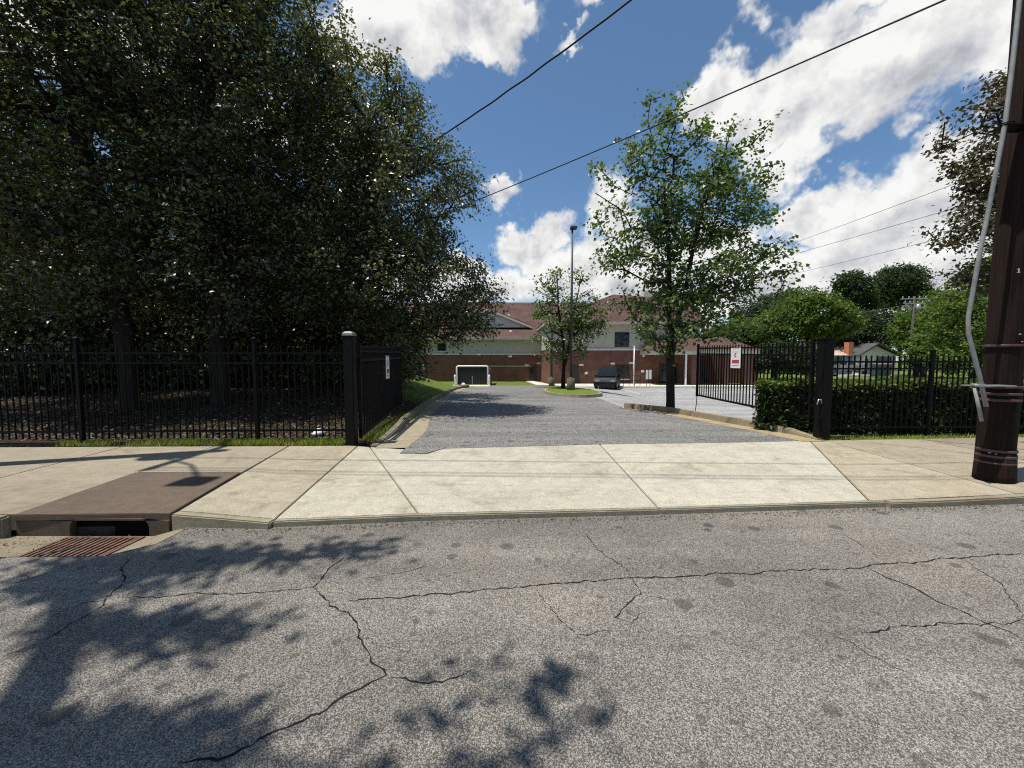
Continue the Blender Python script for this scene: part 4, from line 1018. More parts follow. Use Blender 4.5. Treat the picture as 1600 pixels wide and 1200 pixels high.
# ------------------------------------------------------------------ utility pole with conduit
def pole_xy(): return (6.38, 5.0)
def utility_pole():
    x, y = pole_xy()
    r = empty('utility_pole', (x, y, -0.02), 'thick brown wooden utility pole with grey conduit standing on the sidewalk', 'utility pole', 'wooden utility poles')
    prof = []
    rng = random.Random(4); path = []; rad = []
    for i in range(24):
        f = i / 23; z = -0.3 + 11.2 * f
        path.append((x + 0.015 * math.sin(z * .6), y + 0.01 * math.cos(z * .5), z)); rad.append(0.178 - 0.055 * f + rng.uniform(-.002, .002))
    rad[0] = .185
    pl = MB().tube(path, rad, 20).build('shaft', 'pole_wood', r)
    MB().lathe((x, y, -0.06), [(.192, 0), (.189, .12), (.184, .25), (.178, .4)], 18).build('butt', 'pole_wood', r)
    for z in (0.20, 0.285, 0.36, 1.02, 1.10, 1.19, 1.72):
        MB().lathe((x, y, z), [(.1805, 0), (.1835, .006), (.1835, .028), (.1805, .034)], 18).build('band', 'pole_band', r)
    # conduit, kinked away from the pole
    def cpt(px, py, Y=4.78): return at(px, py, Y)
    pts = [cpt(1593, 0, 4.80), cpt(1582, 100), cpt(1571, 190), cpt(1552, 290), cpt(1534, 380), cpt(1521, 450), cpt(1513, 495), cpt(1513, 520), cpt(1521, 552), cpt(1531, 590), cpt(1541, 635)]
    topp = pts[0] + (pts[0] - pts[1]) * 1.3
    pts = [Vector((x - .16, 4.85, 9.6)), Vector((topp.x, topp.y, 6.0)), topp] + pts
    MB().tube(pts, [.022] * len(pts), 10).build('conduit', 'conduit', r)
    MB().tube([cpt(1523, 606), cpt(1529, 635), cpt(1534, 658)], .018, 8).build('conduit_stub', 'conduit', r)
    # standoff brackets
    for px, py in ((1528, 603), (1574, 196)):
        c = cpt(px, py); MB().box(c.x - .05, c.y - .04, c.z - .006, x - .13, c.y + .14, c.z + .008).build('bracket', 'galvanised' if py > 400 else 'black_paint', r)
        MB().tube([(c.x + .06 * math.cos(a), c.y - .0 + .05 * math.sin(a), c.z + .02) for a in np.linspace(0, 6.28, 13)], .007, 5).build('clamp', 'galvanised' if py > 400 else 'black_paint', r)
    # number tags and nails
    def on(px, py): 
        p = at(px, py, 4.8); d = Vector((p.x - x, p.y - y)); 
        rr = Vector((-x, -y)).normalized(); side = Vector((-rr.y, rr.x))
        k = max(-.16, min(.16, d.dot(side))); n = math.sqrt(max(0, .171 ** 2 - k * k))
        q = Vector((x, y)) + side * k + rr * (n + .006); return Vector((q.x, q.y, p.z))
    for px, py, s in ((1592, 421, .022), (1594, 522, .014), (1597, 534, .012), (1546, 711, .016), (1556, 712, .012), (1555, 727, .014)):
        c = on(px, py)
        if s > .02:
            m = MB(); m.box(c.x - .004, c.y - .004, c.z - s, c.x + .006, c.y + .003, c.z + s); m.box(c.x - .016, c.y - .004, c.z - s - .006, c.x + .018, c.y + .003, c.z - s); m.box(c.x - .014, c.y - .004, c.z + s * .4, c.x - .004, c.y + .003, c.z + s * .75)
            m.build('number_tag', 'sign_white', r)
        else:
            MB().lathe((c.x, c.y, c.z - s / 2), [(s * .5, 0), (s, s * .3), (s, s * .7), (s * .5, s)], 8).build('nail_tag', 'galvanised', r)
    crossarm(r, x, y, 10.2)
def crossarm(r, x, y, z):
    ar = MB().box(x - .06, y - 1.15, z - .06, x + .06, y + 1.15, z + .06).build('crossarm', 'pole_wood', r)
    for o in (-1.05, -.45, .45, 1.05):
        MB().lathe((x, y + o, z + .06), [(.02, 0), (.05, .05), (.04, .09), (.055, .12), (.02, .16)], 8).build('insulator', 'insulator', ar)
    MB().tube([(x + .13, y, z - .7), (x + .05, y + .7, z - .05)], .015, 5).build('brace', 'galvanised', r); MB().tube([(x + .13, y, z - .7), (x + .05, y - .7, z - .05)], .015, 5).build('brace', 'galvanised', r)
utility_pole()
def street_pole_left():
    x, y = -8.6, 5.35
    r = empty('utility_pole', (x, y, 0), 'wooden utility pole with transformer down the street, its shadow on the walk', 'utility pole', 'wooden utility poles')
    MB().tube([(x, y, -.3), (x, y, 5), (x, y, 11)], [.17, .15, .12], 16).build('shaft', 'pole_wood', r)
    crossarm(r, x, y, 10.4)
    MB().lathe((x + .38, y - .1, 7.6), [(.05, 0), (.23, .05), (.24, .8), (.2, .9), (.04, .95)], 14).build('transformer', 'galvanised', r)
    MB().tube([(x, y, 8.2), (x + .9, y - .7, 9.0), (x + 1.5, y - 1.4, 9.2)], .03, 6).build('lamp_arm', 'galvanised', r)
    MB().box(x + 1.3, y - 1.7, 9.12, x + 1.75, y - 1.3, 9.24).build('lamp_head', 'galvanised', r, None, .03)
street_pole_left()

def wire(label, a, b, sag, rad, m='cable', n=28, group='overhead lines', wob=0.0):
    a = Vector(a); b = Vector(b); pts = []
    for i in range(n + 1):
        t = i / n; p = a.lerp(b, t); p.z -= sag * 4 * t * (1 - t)
        if wob: p.z += wob * math.sin(t * 95); p.x += wob * math.cos(t * 71)
        pts.append(p)
    return tag(MB().tube(pts, rad, 6).build('overhead_wire', m), label, 'wire', group)
xr, yr = pole_xy()
B1 = at(703, 178, 13.0); A1 = Vector((xr, yr, 9.75)); 
e1 = B1 + (B1 - A1) * 0.6
wire('thick twisted black cable crossing the blue sky into the big dark tree', A1, e1, 0.55, 0.022, n=150, wob=0.007)
A2 = at(1470, 0, 5.45); B2 = at(765, 300, 12.0); A2e = A2 - (B2 - A2) * 0.10; e2 = B2 + (B2 - A2) * 0.6
wire('long thin black cable crossing in front of the maple crown', A2e, e2, 0.10, 0.013, n=40)
for i, (za, dy, sg) in enumerate(((10.36, -1.12, .35), (10.36, -1.0, .35), (8.6, -.2, .3))):
    wire(['street power line nearest the road, seen only by its shadow on the apron', 'street power line on the far side of the pole arms, over the sidewalk', 'low street phone line strung from pole to pole over the sidewalk'][i],
         (-8.6, 5.35 + dy, za + (.2 if i < 2 else 0)), (xr, yr + dy, za), sg, .012, n=30)
for i, (pa, Ya, pb, Yb) in enumerate((((1640, 232), 15, (1205, 392), 44), ((1640, 282), 15, (1200, 408), 44), ((1640, 330), 15, (1230, 430), 44))):
    wire(['highest of three thin grey lines in front of the white cloud', 'middle of three thin grey lines in front of the white cloud', 'lowest of three thin grey lines in front of the white cloud'][i],
         at(*pa, Ya), at(*pb, Yb), .05, .016, 'cable_grey')

# far utility pole with crossarms
def far_pole():
    Y = 50; b = at(1420, 600, Y); x = b.x; zt = at(1420, 463, Y).z
    r = empty('utility_pole', (x, Y, -1), 'distant utility pole with stacked crossarms among green trees', 'utility pole', 'wooden utility poles')
    MB().tube([(x, Y, -1.2), (x, Y, zt)], [.17, .13], 8).build('shaft', 'bark_grey', r)
    for z, o in ((zt - .3, .2), (zt - .9, -.2), (zt - 1.5, .1)):
        a = MB().obox((x - 1.5, Y + o), (x + 1.5, Y - o), .12, z - .06, z + .06).build('crossarm', 'galvanised', r)
        for q in (-1.3, -.6, .6, 1.3): MB().lathe((x + q, Y - o * q / 1.5, z + .06), [(.04, 0), (.08, .1), (.03, .25)], 6).build('insulator', 'insulator', a)
    MB().lathe((x + .35, Y - .2, zt - 1.9), [(.1, 0), (.25, .1), (.25, .8), (.08, .9)], 8).build('transformer', 'galvanised', r)
    wire('thin distribution line running from the distant pole across the far trees', (x, Y, zt - .9), at(1215, 497, 46), .4, .02, 'cable_grey')
far_pole()

# ------------------------------------------------------------------ light poles, island
def island(label, cx, cy, rx, ry, n=26):
    pts = [(cx + rx * math.cos(2 * math.pi * i / n), cy + ry * math.sin(2 * math.pi * i / n)) for i in range(n)]
    base = H(cx, cy)
    top = [H(*p) + .13 for p in pts]
    o = MB().prism([(cx + (x - cx) * .95, cy + (y - cy) * .97) for x, y in pts], -1.6, [t + .01 for t in top]).build('planted_island', 'island_grass')
    tag(o, kind='structure')
    per = 4
    for i in range(0, n, per):
        seg = [pts[(i + q) % n] for q in range(min(per, n - i) + 1)]
        inn = [(cx + (x - cx) * (1 - .16 / rx), cy + (y - cy) * (1 - .16 / ry)) for x, y in seg]
        poly = seg + inn[::-1]
        MB().prism(poly, [H(*p) - .2 for p in poly], [H(*p) + .15 for p in poly]).build('kerb_stone', 'concrete', o, (.8, .77, .68, 1), .015)
def grassy(k):
    p = pos(k); n2 = k.noise(p, 14, 6, .7); n3 = k.noise(p, 60, 3, .6)
    c = k.ramp(k.m('ADD', k.m('MULTIPLY', n2.outputs[0], .5), k.m('MULTIPLY', n3.outputs[0], .5)), ((.3, (.07, .11, .014)), (.55, (.14, .20, .026)), (.75, (.24, .27, .06))))
    return pr(k, c, .95, bump(k, n3.outputs[0], .8, .04), .1)
mat('island_grass', grassy)
p0 = gnd(895, 617, -0.3)
island('grass island', gz(893, 21.5), 21.5, 1.55, 3.4)
island('small grass island', gz(862, 30.5), 30.5, 1.4, 2.0)
def light_pole(label, px, Y, ptop, head=True):
    b = at(px, 600, Y); x = b.x; z0 = H(x, Y) + .12; zt = at(px, ptop, Y).z
    r = empty('light_pole', (x, Y, z0), label, 'light pole', 'parking lot light poles')
    MB().lathe((x, Y, z0 - .3), [(.24, 0), (.24, .95), (.22, .98), (.05, 1.0)], 16).build('concrete_base', 'concrete', r, (.42, .40, .36, 1))
    MB().tube([(x, Y, z0 + .6), (x, Y, zt)], [.085, .055], 10).build('shaft', 'bronze_pole', r)
    MB().lathe((x, Y, z0 + .68), [(.15, 0), (.15, .05), (.1, .09)], 12).build('flange', 'bronze_pole', r)
    if head:
        MB().tube([(x, Y, zt - .06), (x + .12, Y, zt - .03)], .03, 6).build('arm', 'bronze_pole', r)
        h = MB(); h.prism([(x - .12, Y - .18), (x + .24, Y - .18), (x + .28, Y), (x + .24, Y + .18), (x - .12, Y + .18)], zt - .04, zt + .10); h.build('lamp_head', 'bronze_pole', r, None, .02)
light_pole('tall dark parking lot light pole with box head on the grass island', 892, 22.2, 357)
light_pole('thinner light pole half hidden by the young maple tree', 862, 30.5, 452, True)

# ------------------------------------------------------------------ school
def window_unit(parent, x0, x1, y, z0, z1, nx=2, nz=2, ny=-1):
    w = MB(); t = .06
    w.box(x0, y - .05, z0, x1, y + .02, z0 + t); w.box(x0, y - .05, z1 - t, x1, y + .02, z1); w.box(x0, y - .05, z0 + t, x0 + t, y + .02, z1 - t); w.box(x1 - t, y - .05, z0 + t, x1, y + .02, z1 - t)
    o = w.build('window', 'window_frame', parent)
    for i in range(nx):
        for j in range(nz):
            a = x0 + t + (x1 - x0 - 2 * t) * i / nx; b = x0 + t + (x1 - x0 - 2 * t) * (i + 1) / nx; c = z0 + t + (z1 - z0 - 2 * t) * j / nz; d = z0 + t + (z1 - z0 - 2 * t) * (j + 1) / nz
            MB().box(a + .02, y - .02, c + .02, b - .02, y + .0, d - .02).build('pane', 'dark_glass', o)
    m = MB()
    for i in range(1, nx): q = x0 + t + (x1 - x0 - 2 * t) * i / nx; m.box(q - .02, y - .045, z0 + t, q + .02, y + .0, z1 - t)
    for j in range(1, nz): q = z0 + t + (z1 - z0 - 2 * t) * j / nz; m.box(x0 + t, y - .04, q - .02, x1 - t, y + .0, q + .02)
    if nx > 1 or nz > 1: m.build('mullion', 'window_frame', o)
    MB().box(x0 - .08, y - .09, z0 - .1, x1 + .08, y + .02, z0 - .003).build('sill', 'cream_trim', o)
    return o
def school():
    G = -1.05
    r = empty('school_building', (4, 46, G), 'two-storey brick and cream school with red-brown roofs at the end of the drive', 'building')
    # recessed wing on the left of the view
    yb = 46.0; zb = at(760, 553, yb).z; zc = at(760, 531, yb).z
    MB().box(-22, yb, G - .3, 3.6, yb + 14, zb).build('brick_wall', 'brick_school', r)
    MB().box(-22, yb + .06, zb + .003, 3.55, yb + 14, zc).build('stucco_wall', 'cream_stucco', r)
    MB().box(-22, yb - .05, zb - .12, 3.55, yb + .0, zb + .06).build('belt_course', 'cream_trim', r)
    MB().box(-22.3, yb - .55, zc + .003, 3.55, yb + .3, zc + .28).build('eave_trim', 'cream_trim', r)
    z2 = at(760, 511, yb + 5).z; zr = at(760, 473.5, yb + 16).z
    MB().add([(-22.3, yb - .6, zc + .29), (3.5, yb - .6, zc + .29), (3.5, yb + 5, z2), (-22.3, yb + 5, z2)], [(0, 1, 2, 3)]).build('roof', 'shingle_red', r)
    MB().add([(-22.3, yb + 5, z2), (16, yb + 5, z2), (16, yb + 16, zr), (-22.3, yb + 16, zr)], [(0, 1, 2, 3)]).build('roof', 'shingle_red', r)
    MB().box(-22.3, yb + 15.9, zr - .05, 16, yb + 16.2, zr + .1).build('ridge_cap', 'cream_trim', r)
    # gable on the lower roof
    ga = at(768, 487, yb + 3.6); gb = at(826, 511.5, yb + 3.6); gc = at(700, 511.5, yb + 3.6); apex = at(765, 487, yb + 3.6)
    apex = at(763, 486, yb + 3.6); gl_ = 2 * apex.x - gb.x
    MB().extr([(gl_, yb + 3.6, gb.z), (gb.x, yb + 3.6, gb.z), (apex.x, yb + 3.6, apex.z)], (0, 6, 0)).build('gable_wall', 'grey_siding', r)
    for s in (gl_, gb.x):
        d = Vector((s - apex.x, 0, gb.z - apex.z)).normalized(); n = Vector((0, 0, .28))
        e = Vector((s, yb + 3.3, gb.z)) + d * .4; a = Vector((apex.x, yb + 3.3, apex.z))
        MB().extr([a, e, e + n, a + n], (0, .25, 0)).build('rake_board', 'cream_trim', r)
        MB().extr([a + n + Vector((0, .02, .003)), e + n + Vector((0, .02, .003)), e + n + Vector((0, .02, .1)), a + n + Vector((0, .02, .1))], (0, 7, 0)).build('gable_roof', 'shingle_red', r)
    for px in (798,): 
        c = at(px, 520, yb + 2.6); MB().lathe((c.x, yb + 2.6, c.z - .3), [(.12, 0), (.12, .35), (.2, .36), (.2, .5), (.05, .58)], 8).build('roof_vent', 'white_paint', r)
    # wall fittings
    for px, py in ((748, 554), (797, 557), (745, 575)):
        c = at(px, py, yb)
        if py < 570: MB().box(c.x - .2, yb - .18, c.z - .1, c.x + .25, yb, c.z + .12).build('wall_light', 'white_paint', r, None, .03)
    c0 = at(762, 572, yb); c1 = at(830, 571, yb)
    MB().box(c0.x, yb - .12, c0.z - .04, c1.x, yb - .003, c0.z + .04).build('wall_pipe', 'cream_trim', r)
    a = at(827, 571, yb); b = at(838, 597, yb)
    dr = MB(); dr.box(a.x, yb - .06, G, b.x, yb - .003, a.z); d0 = dr.build('door', 'door_dark', r)
    MB().box(a.x + .1, yb - .075, G + 1.0, a.x + .45, yb - .062, a.z - .25).build('pane', 'dark_glass', d0)
    MB().box(a.x - .55, yb - .1, a.z - .05, a.x - .05, yb - .003, a.z + .15).build('lintel', 'cream_trim', r)
    MB().box(b.x + .05, yb - .1, a.z + .15, b.x + .5, yb - .003, a.z + .35).build('lintel', 'cream_trim', r)
    for px in (650, 690): 
        c = at(px, 540, yb); window_unit(r, c.x - .5, c.x + .5, yb + .05, zb + .35, zb + 1.25, 2, 1)
    # projecting block
    yf = 40.2; xl = at(859, 600, yf).x; xR = at(1092, 600, yf).x; zb2 = at(960, 546, yf).z; zc2 = at(960, 507, yf).z
    MB().prism([(xl, yf), (xR, yf), (xR, 60), (3.5, 60), (3.5, 46.0)], G - .3, zb2).build('brick_wall', 'brick_school', r)
    MB().prism([(xl - .05, yf + .06), (xR - .03, yf + .06), (xR - .03, 60), (3.45, 60), (3.45, 46.0)], zb2 + .003, zc2).build('stucco_wall', 'cream_stucco', r)
    MB().prism([(xl - .12, yf - .06), (xR + .05, yf - .06), (xR + .05, yf), (xl - .05, yf)], zb2 - .1, zb2 + .09).build('belt_course', 'cream_trim', r)
    MB().prism([(xl - .55, yf - .5), (xR + .5, yf - .5), (xR + .5, 60), (xl - 1.2, 60)], zc2 + .003, zc2 + .3).build('eave_trim', 'cream_trim', r)
    ap = at(958, 460, yf + 5.5); ap2 = at(1012, 466, yf + 5.5); zE = zc2 + .301
    q = [(xl - .6, yf - .55, zE), (xR + .55, yf - .55, zE), (ap.x, yf + 5.5, ap.z), (ap2.x + 6, yf + 9, ap.z), (xl - 1.25, 60, zE), (xR + .55, 60, zE)]
    MB().add(q, [(0, 1, 2), (1, 5, 3), (1, 3, 2), (0, 2, 4), (2, 3, 5, 4)]).build('roof', 'shingle_red', r)
    ch = at(1018, 455, yf + 8); MB().box(ch.x - .9, yf + 8, ap.z - 1.4, ch.x + .9, yf + 9, ch.z + .1).build('roof_unit', 'cream_trim', r)
    a = at(961, 519, yf); b = at(983, 543, yf); window_unit(r, a.x, b.x, yf + .05, b.z, a.z, 2, 2)
    a = at(962, 570, yf); b = at(983, 592, yf); window_unit(r, a.x, b.x, yf, b.z, a.z, 3, 2)
    a = at(893, 571, yf); b = at(904, 597, yf); d1 = MB().box(a.x, yf - .06, G, b.x, yf - .003, a.z).build('door', 'door_dark', r)
    for px, py in ((908, 570), (957, 568), (986, 567)):
        c = at(px, py, yf); MB().box(c.x - .22, yf - .1, c.z - .09, c.x + .22, yf - .003, c.z + .09).build('lintel', 'cream_trim', r)
    for px, py in ((916, 583), (1004, 580)):
        c = at(px, py, yf); MB().box(c.x - .16, yf - .03, c.z - .12, c.x + .16, yf - .003, c.z + .12).build('wall_plaque', 'sign_white', r)
    for px, py in ((1005, 556),):
        c = at(px, py, yf); MB().lathe((c.x, yf - .12, c.z - .12), [(.05, 0), (.13, .08), (.13, .18), (.05, .25)], 10).build('wall_light', 'white_paint', r)
    for px in (954, 988): 
        c = at(px, 550, yf); MB().box(c.x - .03, yf - .08, G, c.x + .03, yf - .003, zb2 - .1).build('downspout', 'brick_school' if px < 960 else 'brick_school', r)
    # entrance portico
    yp = 37.2; zf0 = at(1080, 554, yp).z; zf1 = at(1080, 547, yp).z; xa = at(1016, 550, yp).x; xb = at(1186, 550, yp).x; zt = at(1080, 526, 39.9).z
    MB().box(xa, yp - .1, zf0, xb, yf - .003, zf1).build('portico_fascia', 'cream_trim', r)
    MB().add([(xa - .2, yp - .35, zf1 + .003), (xb + .2, yp - .35, zf1 + .003), (xb - 2, yf - .01, zt), (xa + 2, yf - .01, zt), (xa - .2, yf - .01, zf1 + .003), (xb + .2, yf - .01, zf1 + .003)], [(0, 1, 2, 3), (0, 3, 4), (1, 5, 2)]).build('portico_roof', 'shingle_red', r)
    for px0, px1 in ((1078, 1090), (1160, 1172), (1128, 1136)):
        a = at(px0, 600, yp + .4).x; b = at(px1, 600, yp + .4).x; MB().box(a, yp + .1, -1.1, b, yp + .8, zf0 - .003).build('brick_pier', 'brick_school', r)
    c = at(1071, 600, yp); MB().box(c.x - .07, yp - .06, -1.0, c.x + .07, yp + .08, zf0 - .003).build('column', 'white_paint', r)
    a = at(1030, 568, yf); b = at(1058, 598, yf); d2 = MB().box(a.x, yf - .05, G, b.x, yf - .003, a.z).build('door', 'door_dark', r)
    MB().box(a.x + .15, yf - .065, G + .3, (a.x + b.x) / 2 - .08, yf - .052, a.z - .2).build('pane', 'dark_glass', d2); MB().box((a.x + b.x) / 2 + .08, yf - .065, G + .3, b.x - .15, yf - .052, a.z - .2).build('pane', 'dark_glass', d2)
    a = at(1092, 545, yf + 2); MB().box(xR + .003, 43, G - .3, xR + 8, 58, zf1 + .5).build('entrance_wall', 'brick_school', r)
school()

# dumpster enclosure: pale frame, two dark gates, bollards
def enclosure():
    Y = 39.0; a = at(713, 600, Y); b = at(763, 600, Y); g = -1.0; zt = at(738, 572, Y).z
    r = empty('dumpster_enclosure', (a.x, Y, g), 'dumpster enclosure with pale tube frame and two dark gates', 'enclosure')
    MB().tube([(a.x + .05, Y, g), (a.x + .05, Y, zt - .12), (a.x + .12, Y, zt - .03), (a.x + .25, Y, zt), (b.x - .25, Y, zt), (b.x - .12, Y, zt - .03), (b.x - .05, Y, zt - .12), (b.x - .05, Y, g)], .075, 8).build('frame', 'white_paint', r)
    mid = (a.x + b.x) / 2
    for x0, x1 in ((a.x + .14, mid - .02), (mid + .02, b.x - .14)):
        p = MB().box(x0, Y + .02, g + .12, x1, Y + .06, zt - .15).build('gate_panel', 'mesh_dark', r)
        n = 9
        for i in range(n):
            q = x0 + (x1 - x0) * (i + .5) / n; MB().box(q - .05, Y - .01, g + .14, q + .05, Y + .018, zt - .17).build('slat', 'mesh_dark', p)
    MB().box(mid - .03, Y - .05, g + .3, mid + .03, Y - .012, g + .95).build('latch_bar', 'galvanised', r)
    for s in (a.x - .02, b.x + .12): MB().box(s - .05, Y + .1, g - .2, s + .05, Y + 3.4, zt - .25).build('side_wall', 'brick_school', r)
    for px in (711, 764.5):
        c = at(px, 600, Y - .35); q = empty('bollard', (c.x, Y - .35, g), 'pale steel bollard on the ' + ('wood' if px < 740 else 'school door') + ' side of the dumpster enclosure', 'bollard', 'bollards at the enclosure')
        MB().lathe((c.x, Y - .35, g - .2), [(.1, 0), (.1, 1.2), (.085, 1.27), (.03, 1.3)], 10).build('shaft', 'white_paint', q); MB().lathe((c.x, Y - .35, g + .75), [(.103, 0), (.106, .01), (.106, .11), (.103, .12)], 10).build('band', 'cream_trim', q)
    bag = at(724, 602, Y - .6)
    m = MB().lathe((bag.x, Y - .6, g + .03), [(.05, 0), (.2, .05), (.22, .14), (.12, .24), (.03, .28)], 9).build('litter_bag', 'plastic_white'); tag(m, 'white litter bag lying in front of the dumpster enclosure gates', 'bag')
enclosure()

# small service cart by the lawn: pair of white uprights on a dark base
def equipment():
    Y = 33.0; c = at(653, 586, Y); 
    z = H(c.x, Y)
    r = empty('electric_cart', (c.x, Y, z), 'small dark utility cart with white roof struts parked beyond the bank', 'cart')
    w = .36
    z1 = at(653, 570, Y).z; z2 = at(653, 579, Y).z; z3 = at(653, 590, Y).z
    MB().box(c.x - .42, Y - .1, z3 - .15, c.x + .42, Y + 1.6, z3 + .25).build('body', 'mesh_dark', r, None, .06)
    MB().box(c.x - .3, Y + .5, z3 + .25, c.x + .3, Y + .95, z2 - .02).build('seat', 'green_bin', r, None, .05)
    for s in (-.46, .46): MB().tube([(c.x + s * 1.15, Y, z2), (c.x + s, Y, z1)], .06, 6).build('roof_strut', 'white_paint', r)
    for s in (-.46, .46): MB().tube([(c.x + s * 1.1, Y + 1.4, z3), (c.x + s, Y + 1.4, z1)], .04, 6).build('roof_strut', 'mesh_dark', r)
    for s in (-.42, .42):
        for y in (Y + .15, Y + 1.35):
            MB().tube([(c.x + s - .08, y, z3 - .2), (c.x + s + .08, y, z3 - .2)], .22, 12).build('wheel', 'tyre', r)
equipment()

# ------------------------------------------------------------------ vehicles
def car(name, label, cat, loc, rz, paint, L=4.7, Wd=1.9, Hh=1.72, suv=True):
    r = empty(name, (0, 0, 0), label, cat)
    # side profile, nose at +y
    def sect(pts, w, x_in=0): return [(s * (w / 2 - x_in), y, z) for s in (-1, 1) for y, z in pts]
    body = [(-L / 2, .35), (-L / 2 + .05, .95), (-L / 2 + .12, 1.05), (L / 2 - 1.25, 1.05), (L / 2 - .25, 1.02 if suv else .92), (L / 2 - .04, .75), (L / 2, .45), (L / 2 - .1, .28), (-L / 2 + .15, .28)]
    n = len(body)
    vs = [(-Wd / 2, y, z) for y, z in body] + [(Wd / 2, y, z) for y, z in body]
    MB().add(vs, [tuple(range(n)), tuple(range(2 * n - 1, n - 1, -1))] + [(i, (i + 1) % n, n + (i + 1) % n, n + i) for i in range(n)]).build('body', paint, r, None, .05)
    rear = -L / 2 + (.25 if suv else .75)
    cab = [(rear, 1.05), (rear + .18, Hh - .12), (rear + .35, Hh), (L / 2 - 2.35, Hh), (L / 2 - 2.1, Hh - .05), (L / 2 - 1.3, 1.05)]
    if suv: cab = [(rear - .1, 1.05), (rear - .02, Hh - .06), (rear + .08, Hh), (L / 2 - 1.95, Hh), (L / 2 - 1.85, Hh - .05), (L / 2 - 1.5, 1.05)]
    m = len(cab); ti = .11 if suv else .17
    vs = [(-(Wd / 2 - .05) + ti * (z - 1.05) / (Hh - 1.05), y, z) for y, z in cab] + [((Wd / 2 - .05) - ti * (z - 1.05) / (Hh - 1.05), y, z) for y, z in cab]
    MB().add(vs, [tuple(range(m)), tuple(range(2 * m - 1, m - 1, -1))] + [(i, (i + 1) % m, m + (i + 1) % m, m + i) for i in range(m)]).build('cabin', paint, r, None, .04)
    zb, zt = 1.10, Hh - .16
    def quad(p, nrm, name_, mm): 
        MB().extr(p, nrm).build(name_, mm, r)
    for s in (-1, 1):
        xb = s * (Wd / 2 - .05 - ti * (zb - 1.05) / (Hh - 1.05) + .004); xt = s * (Wd / 2 - .05 - ti * (zt - 1.05) / (Hh - 1.05) + .004)
        for y0, y1, y2, y3 in ((rear + .3, rear + 1.15, rear + 1.15, rear + .42), (rear + 1.22, rear + 2.05, rear + 2.05, rear + 1.22), (rear + 2.12, L / 2 - 1.55, L / 2 - 2.15, rear + 2.12)):
            if y1 > y0: quad([(xb, y0, zb), (xb, y1, zb), (xt, y2, zt), (xt, y3, zt)], (s * .006, 0, 0), 'side_window', 'dark_glass')
        MB().box(s * (Wd / 2 + .02) - .1, L / 2 - 1.62, 1.05, s * (Wd / 2 + .02) + .1, L / 2 - 1.5, 1.2).build('mirror', paint, r, None, .03)
        MB().box(s * (Wd / 2 - .3) - .2, L / 2 - .16, .68, s * (Wd / 2 - .3) + .2, L / 2 - .0, .82).build('headlight', 'galvanised', r, None, .03)
        MB().box(s * (Wd / 2 - .15) - .12, -L / 2 - .0, .8, s * (Wd / 2 - .15) + .12, -L / 2 + .12, 1.04).build('tail_light', 'tail_red', r, None, .02)
        for y in (-L / 2 + .9, L / 2 - .95):
            x = s * (Wd / 2 - .1); w = MB().tube([(x - .11, y, .35), (x + .11, y, .35)], .35, 18).build('wheel', 'tyre', r)
            MB().tube([(x - .118, y, .35), (x + .118, y, .35)], .21, 12).build('hub', 'rim', w)
    a = Wd / 2 - .2
    quad([(-a, rear + .02, 1.12), (a, rear + .02, 1.12), (a - .1, rear + .17, Hh - .16), (-a + .1, rear + .17, Hh - .16)], (0, -.02, .005), 'rear_window', 'dark_glass')
    w0, w1 = (1.50, 1.84) if suv else (1.34, 2.04)
    quad([(-a, L / 2 - w0, 1.1), (a, L / 2 - w0, 1.1), (a - .12, L / 2 - w1, Hh - .08), (-a + .12, L / 2 - w1, Hh - .08)], (0, .02, .015), 'windscreen', 'dark_glass')
    MB().box(-.8, L / 2 - .05, .3, .8, L / 2 + .06, .5).build('bumper', 'tyre', r, None, .03); MB().box(-.8, -L / 2 - .06, .36, .8, -L / 2 + .05, .58).build('bumper', 'tyre', r, None, .03)
    MB().box(-.26, -L / 2 - .075, .62, .26, -L / 2 - .055 + .06, .75).build('number_plate', 'sign_white', r)
    MB().box(-.5, L / 2 - .06, .55, .5, L / 2 + .005, .7).build('grille', 'tyre', r)
    r.location = loc; r.rotation_euler = (0, 0, rz)
    return r
for_car = at(949, 600, 34.3)
car('parked_suv', 'dark boxy SUV parked in front of the school', 'car', (for_car.x, 34.2, H(for_car.x, 34.2) + .0), math.radians(160), 'car_navy', 4.4, 1.88, 1.86)
hc = at(1313, 600, 52); car('parked_car', 'silver car parked in front of the small white house', 'car', (hc.x, 52, H(hc.x, 52) + 0.9), math.radians(75), 'car_silver', 4.5, 1.8, 1.5, False)

# railing, sign posts and flag pole near the school
def railing():
    Y = 35.6; a = at(976, 600, Y); b = at(1000, 600, Y); z = -.84
    r = empty('ramp_railing', (a.x, Y, z), 'black pipe railing beside the parked SUV', 'railing')
    for zz in (.5, .95): MB().tube([(a.x - .6, Y, z + zz), (b.x, Y, z + zz)], .025, 6).build('rail', 'black_paint', r)
    for i in range(5):
        x = a.x - .6 + (b.x - a.x + .6) * i / 4; MB().tube([(x, Y, z - .1), (x, Y, z + .95)], .025, 6).build('upright', 'black_paint', r)
railing()
def sign_post(px, lab, h0=578):
    Y = 35.5; c = at(px, 600, Y); z = -.84; zt = at(px, h0, Y).z
    r = empty('parking_sign', (c.x, Y, z), lab, 'sign', 'small signs on posts by the school path')
    MB().tube([(c.x, Y, z - .2), (c.x, Y, zt)], .03, 6).build('post', 'bronze_pole', r); MB().box(c.x - .11, Y - .045, zt - .85, c.x + .11, Y - .032, zt).build('panel', 'sign_white', r)
sign_post(1010.5, 'pale reserved bay sign nearer the railing on the school path'); sign_post(1015.5, 'pale reserved bay sign nearer the maple trunk on the school path')
sign_post(961, 'small pale sign just above the parked SUV', 580)
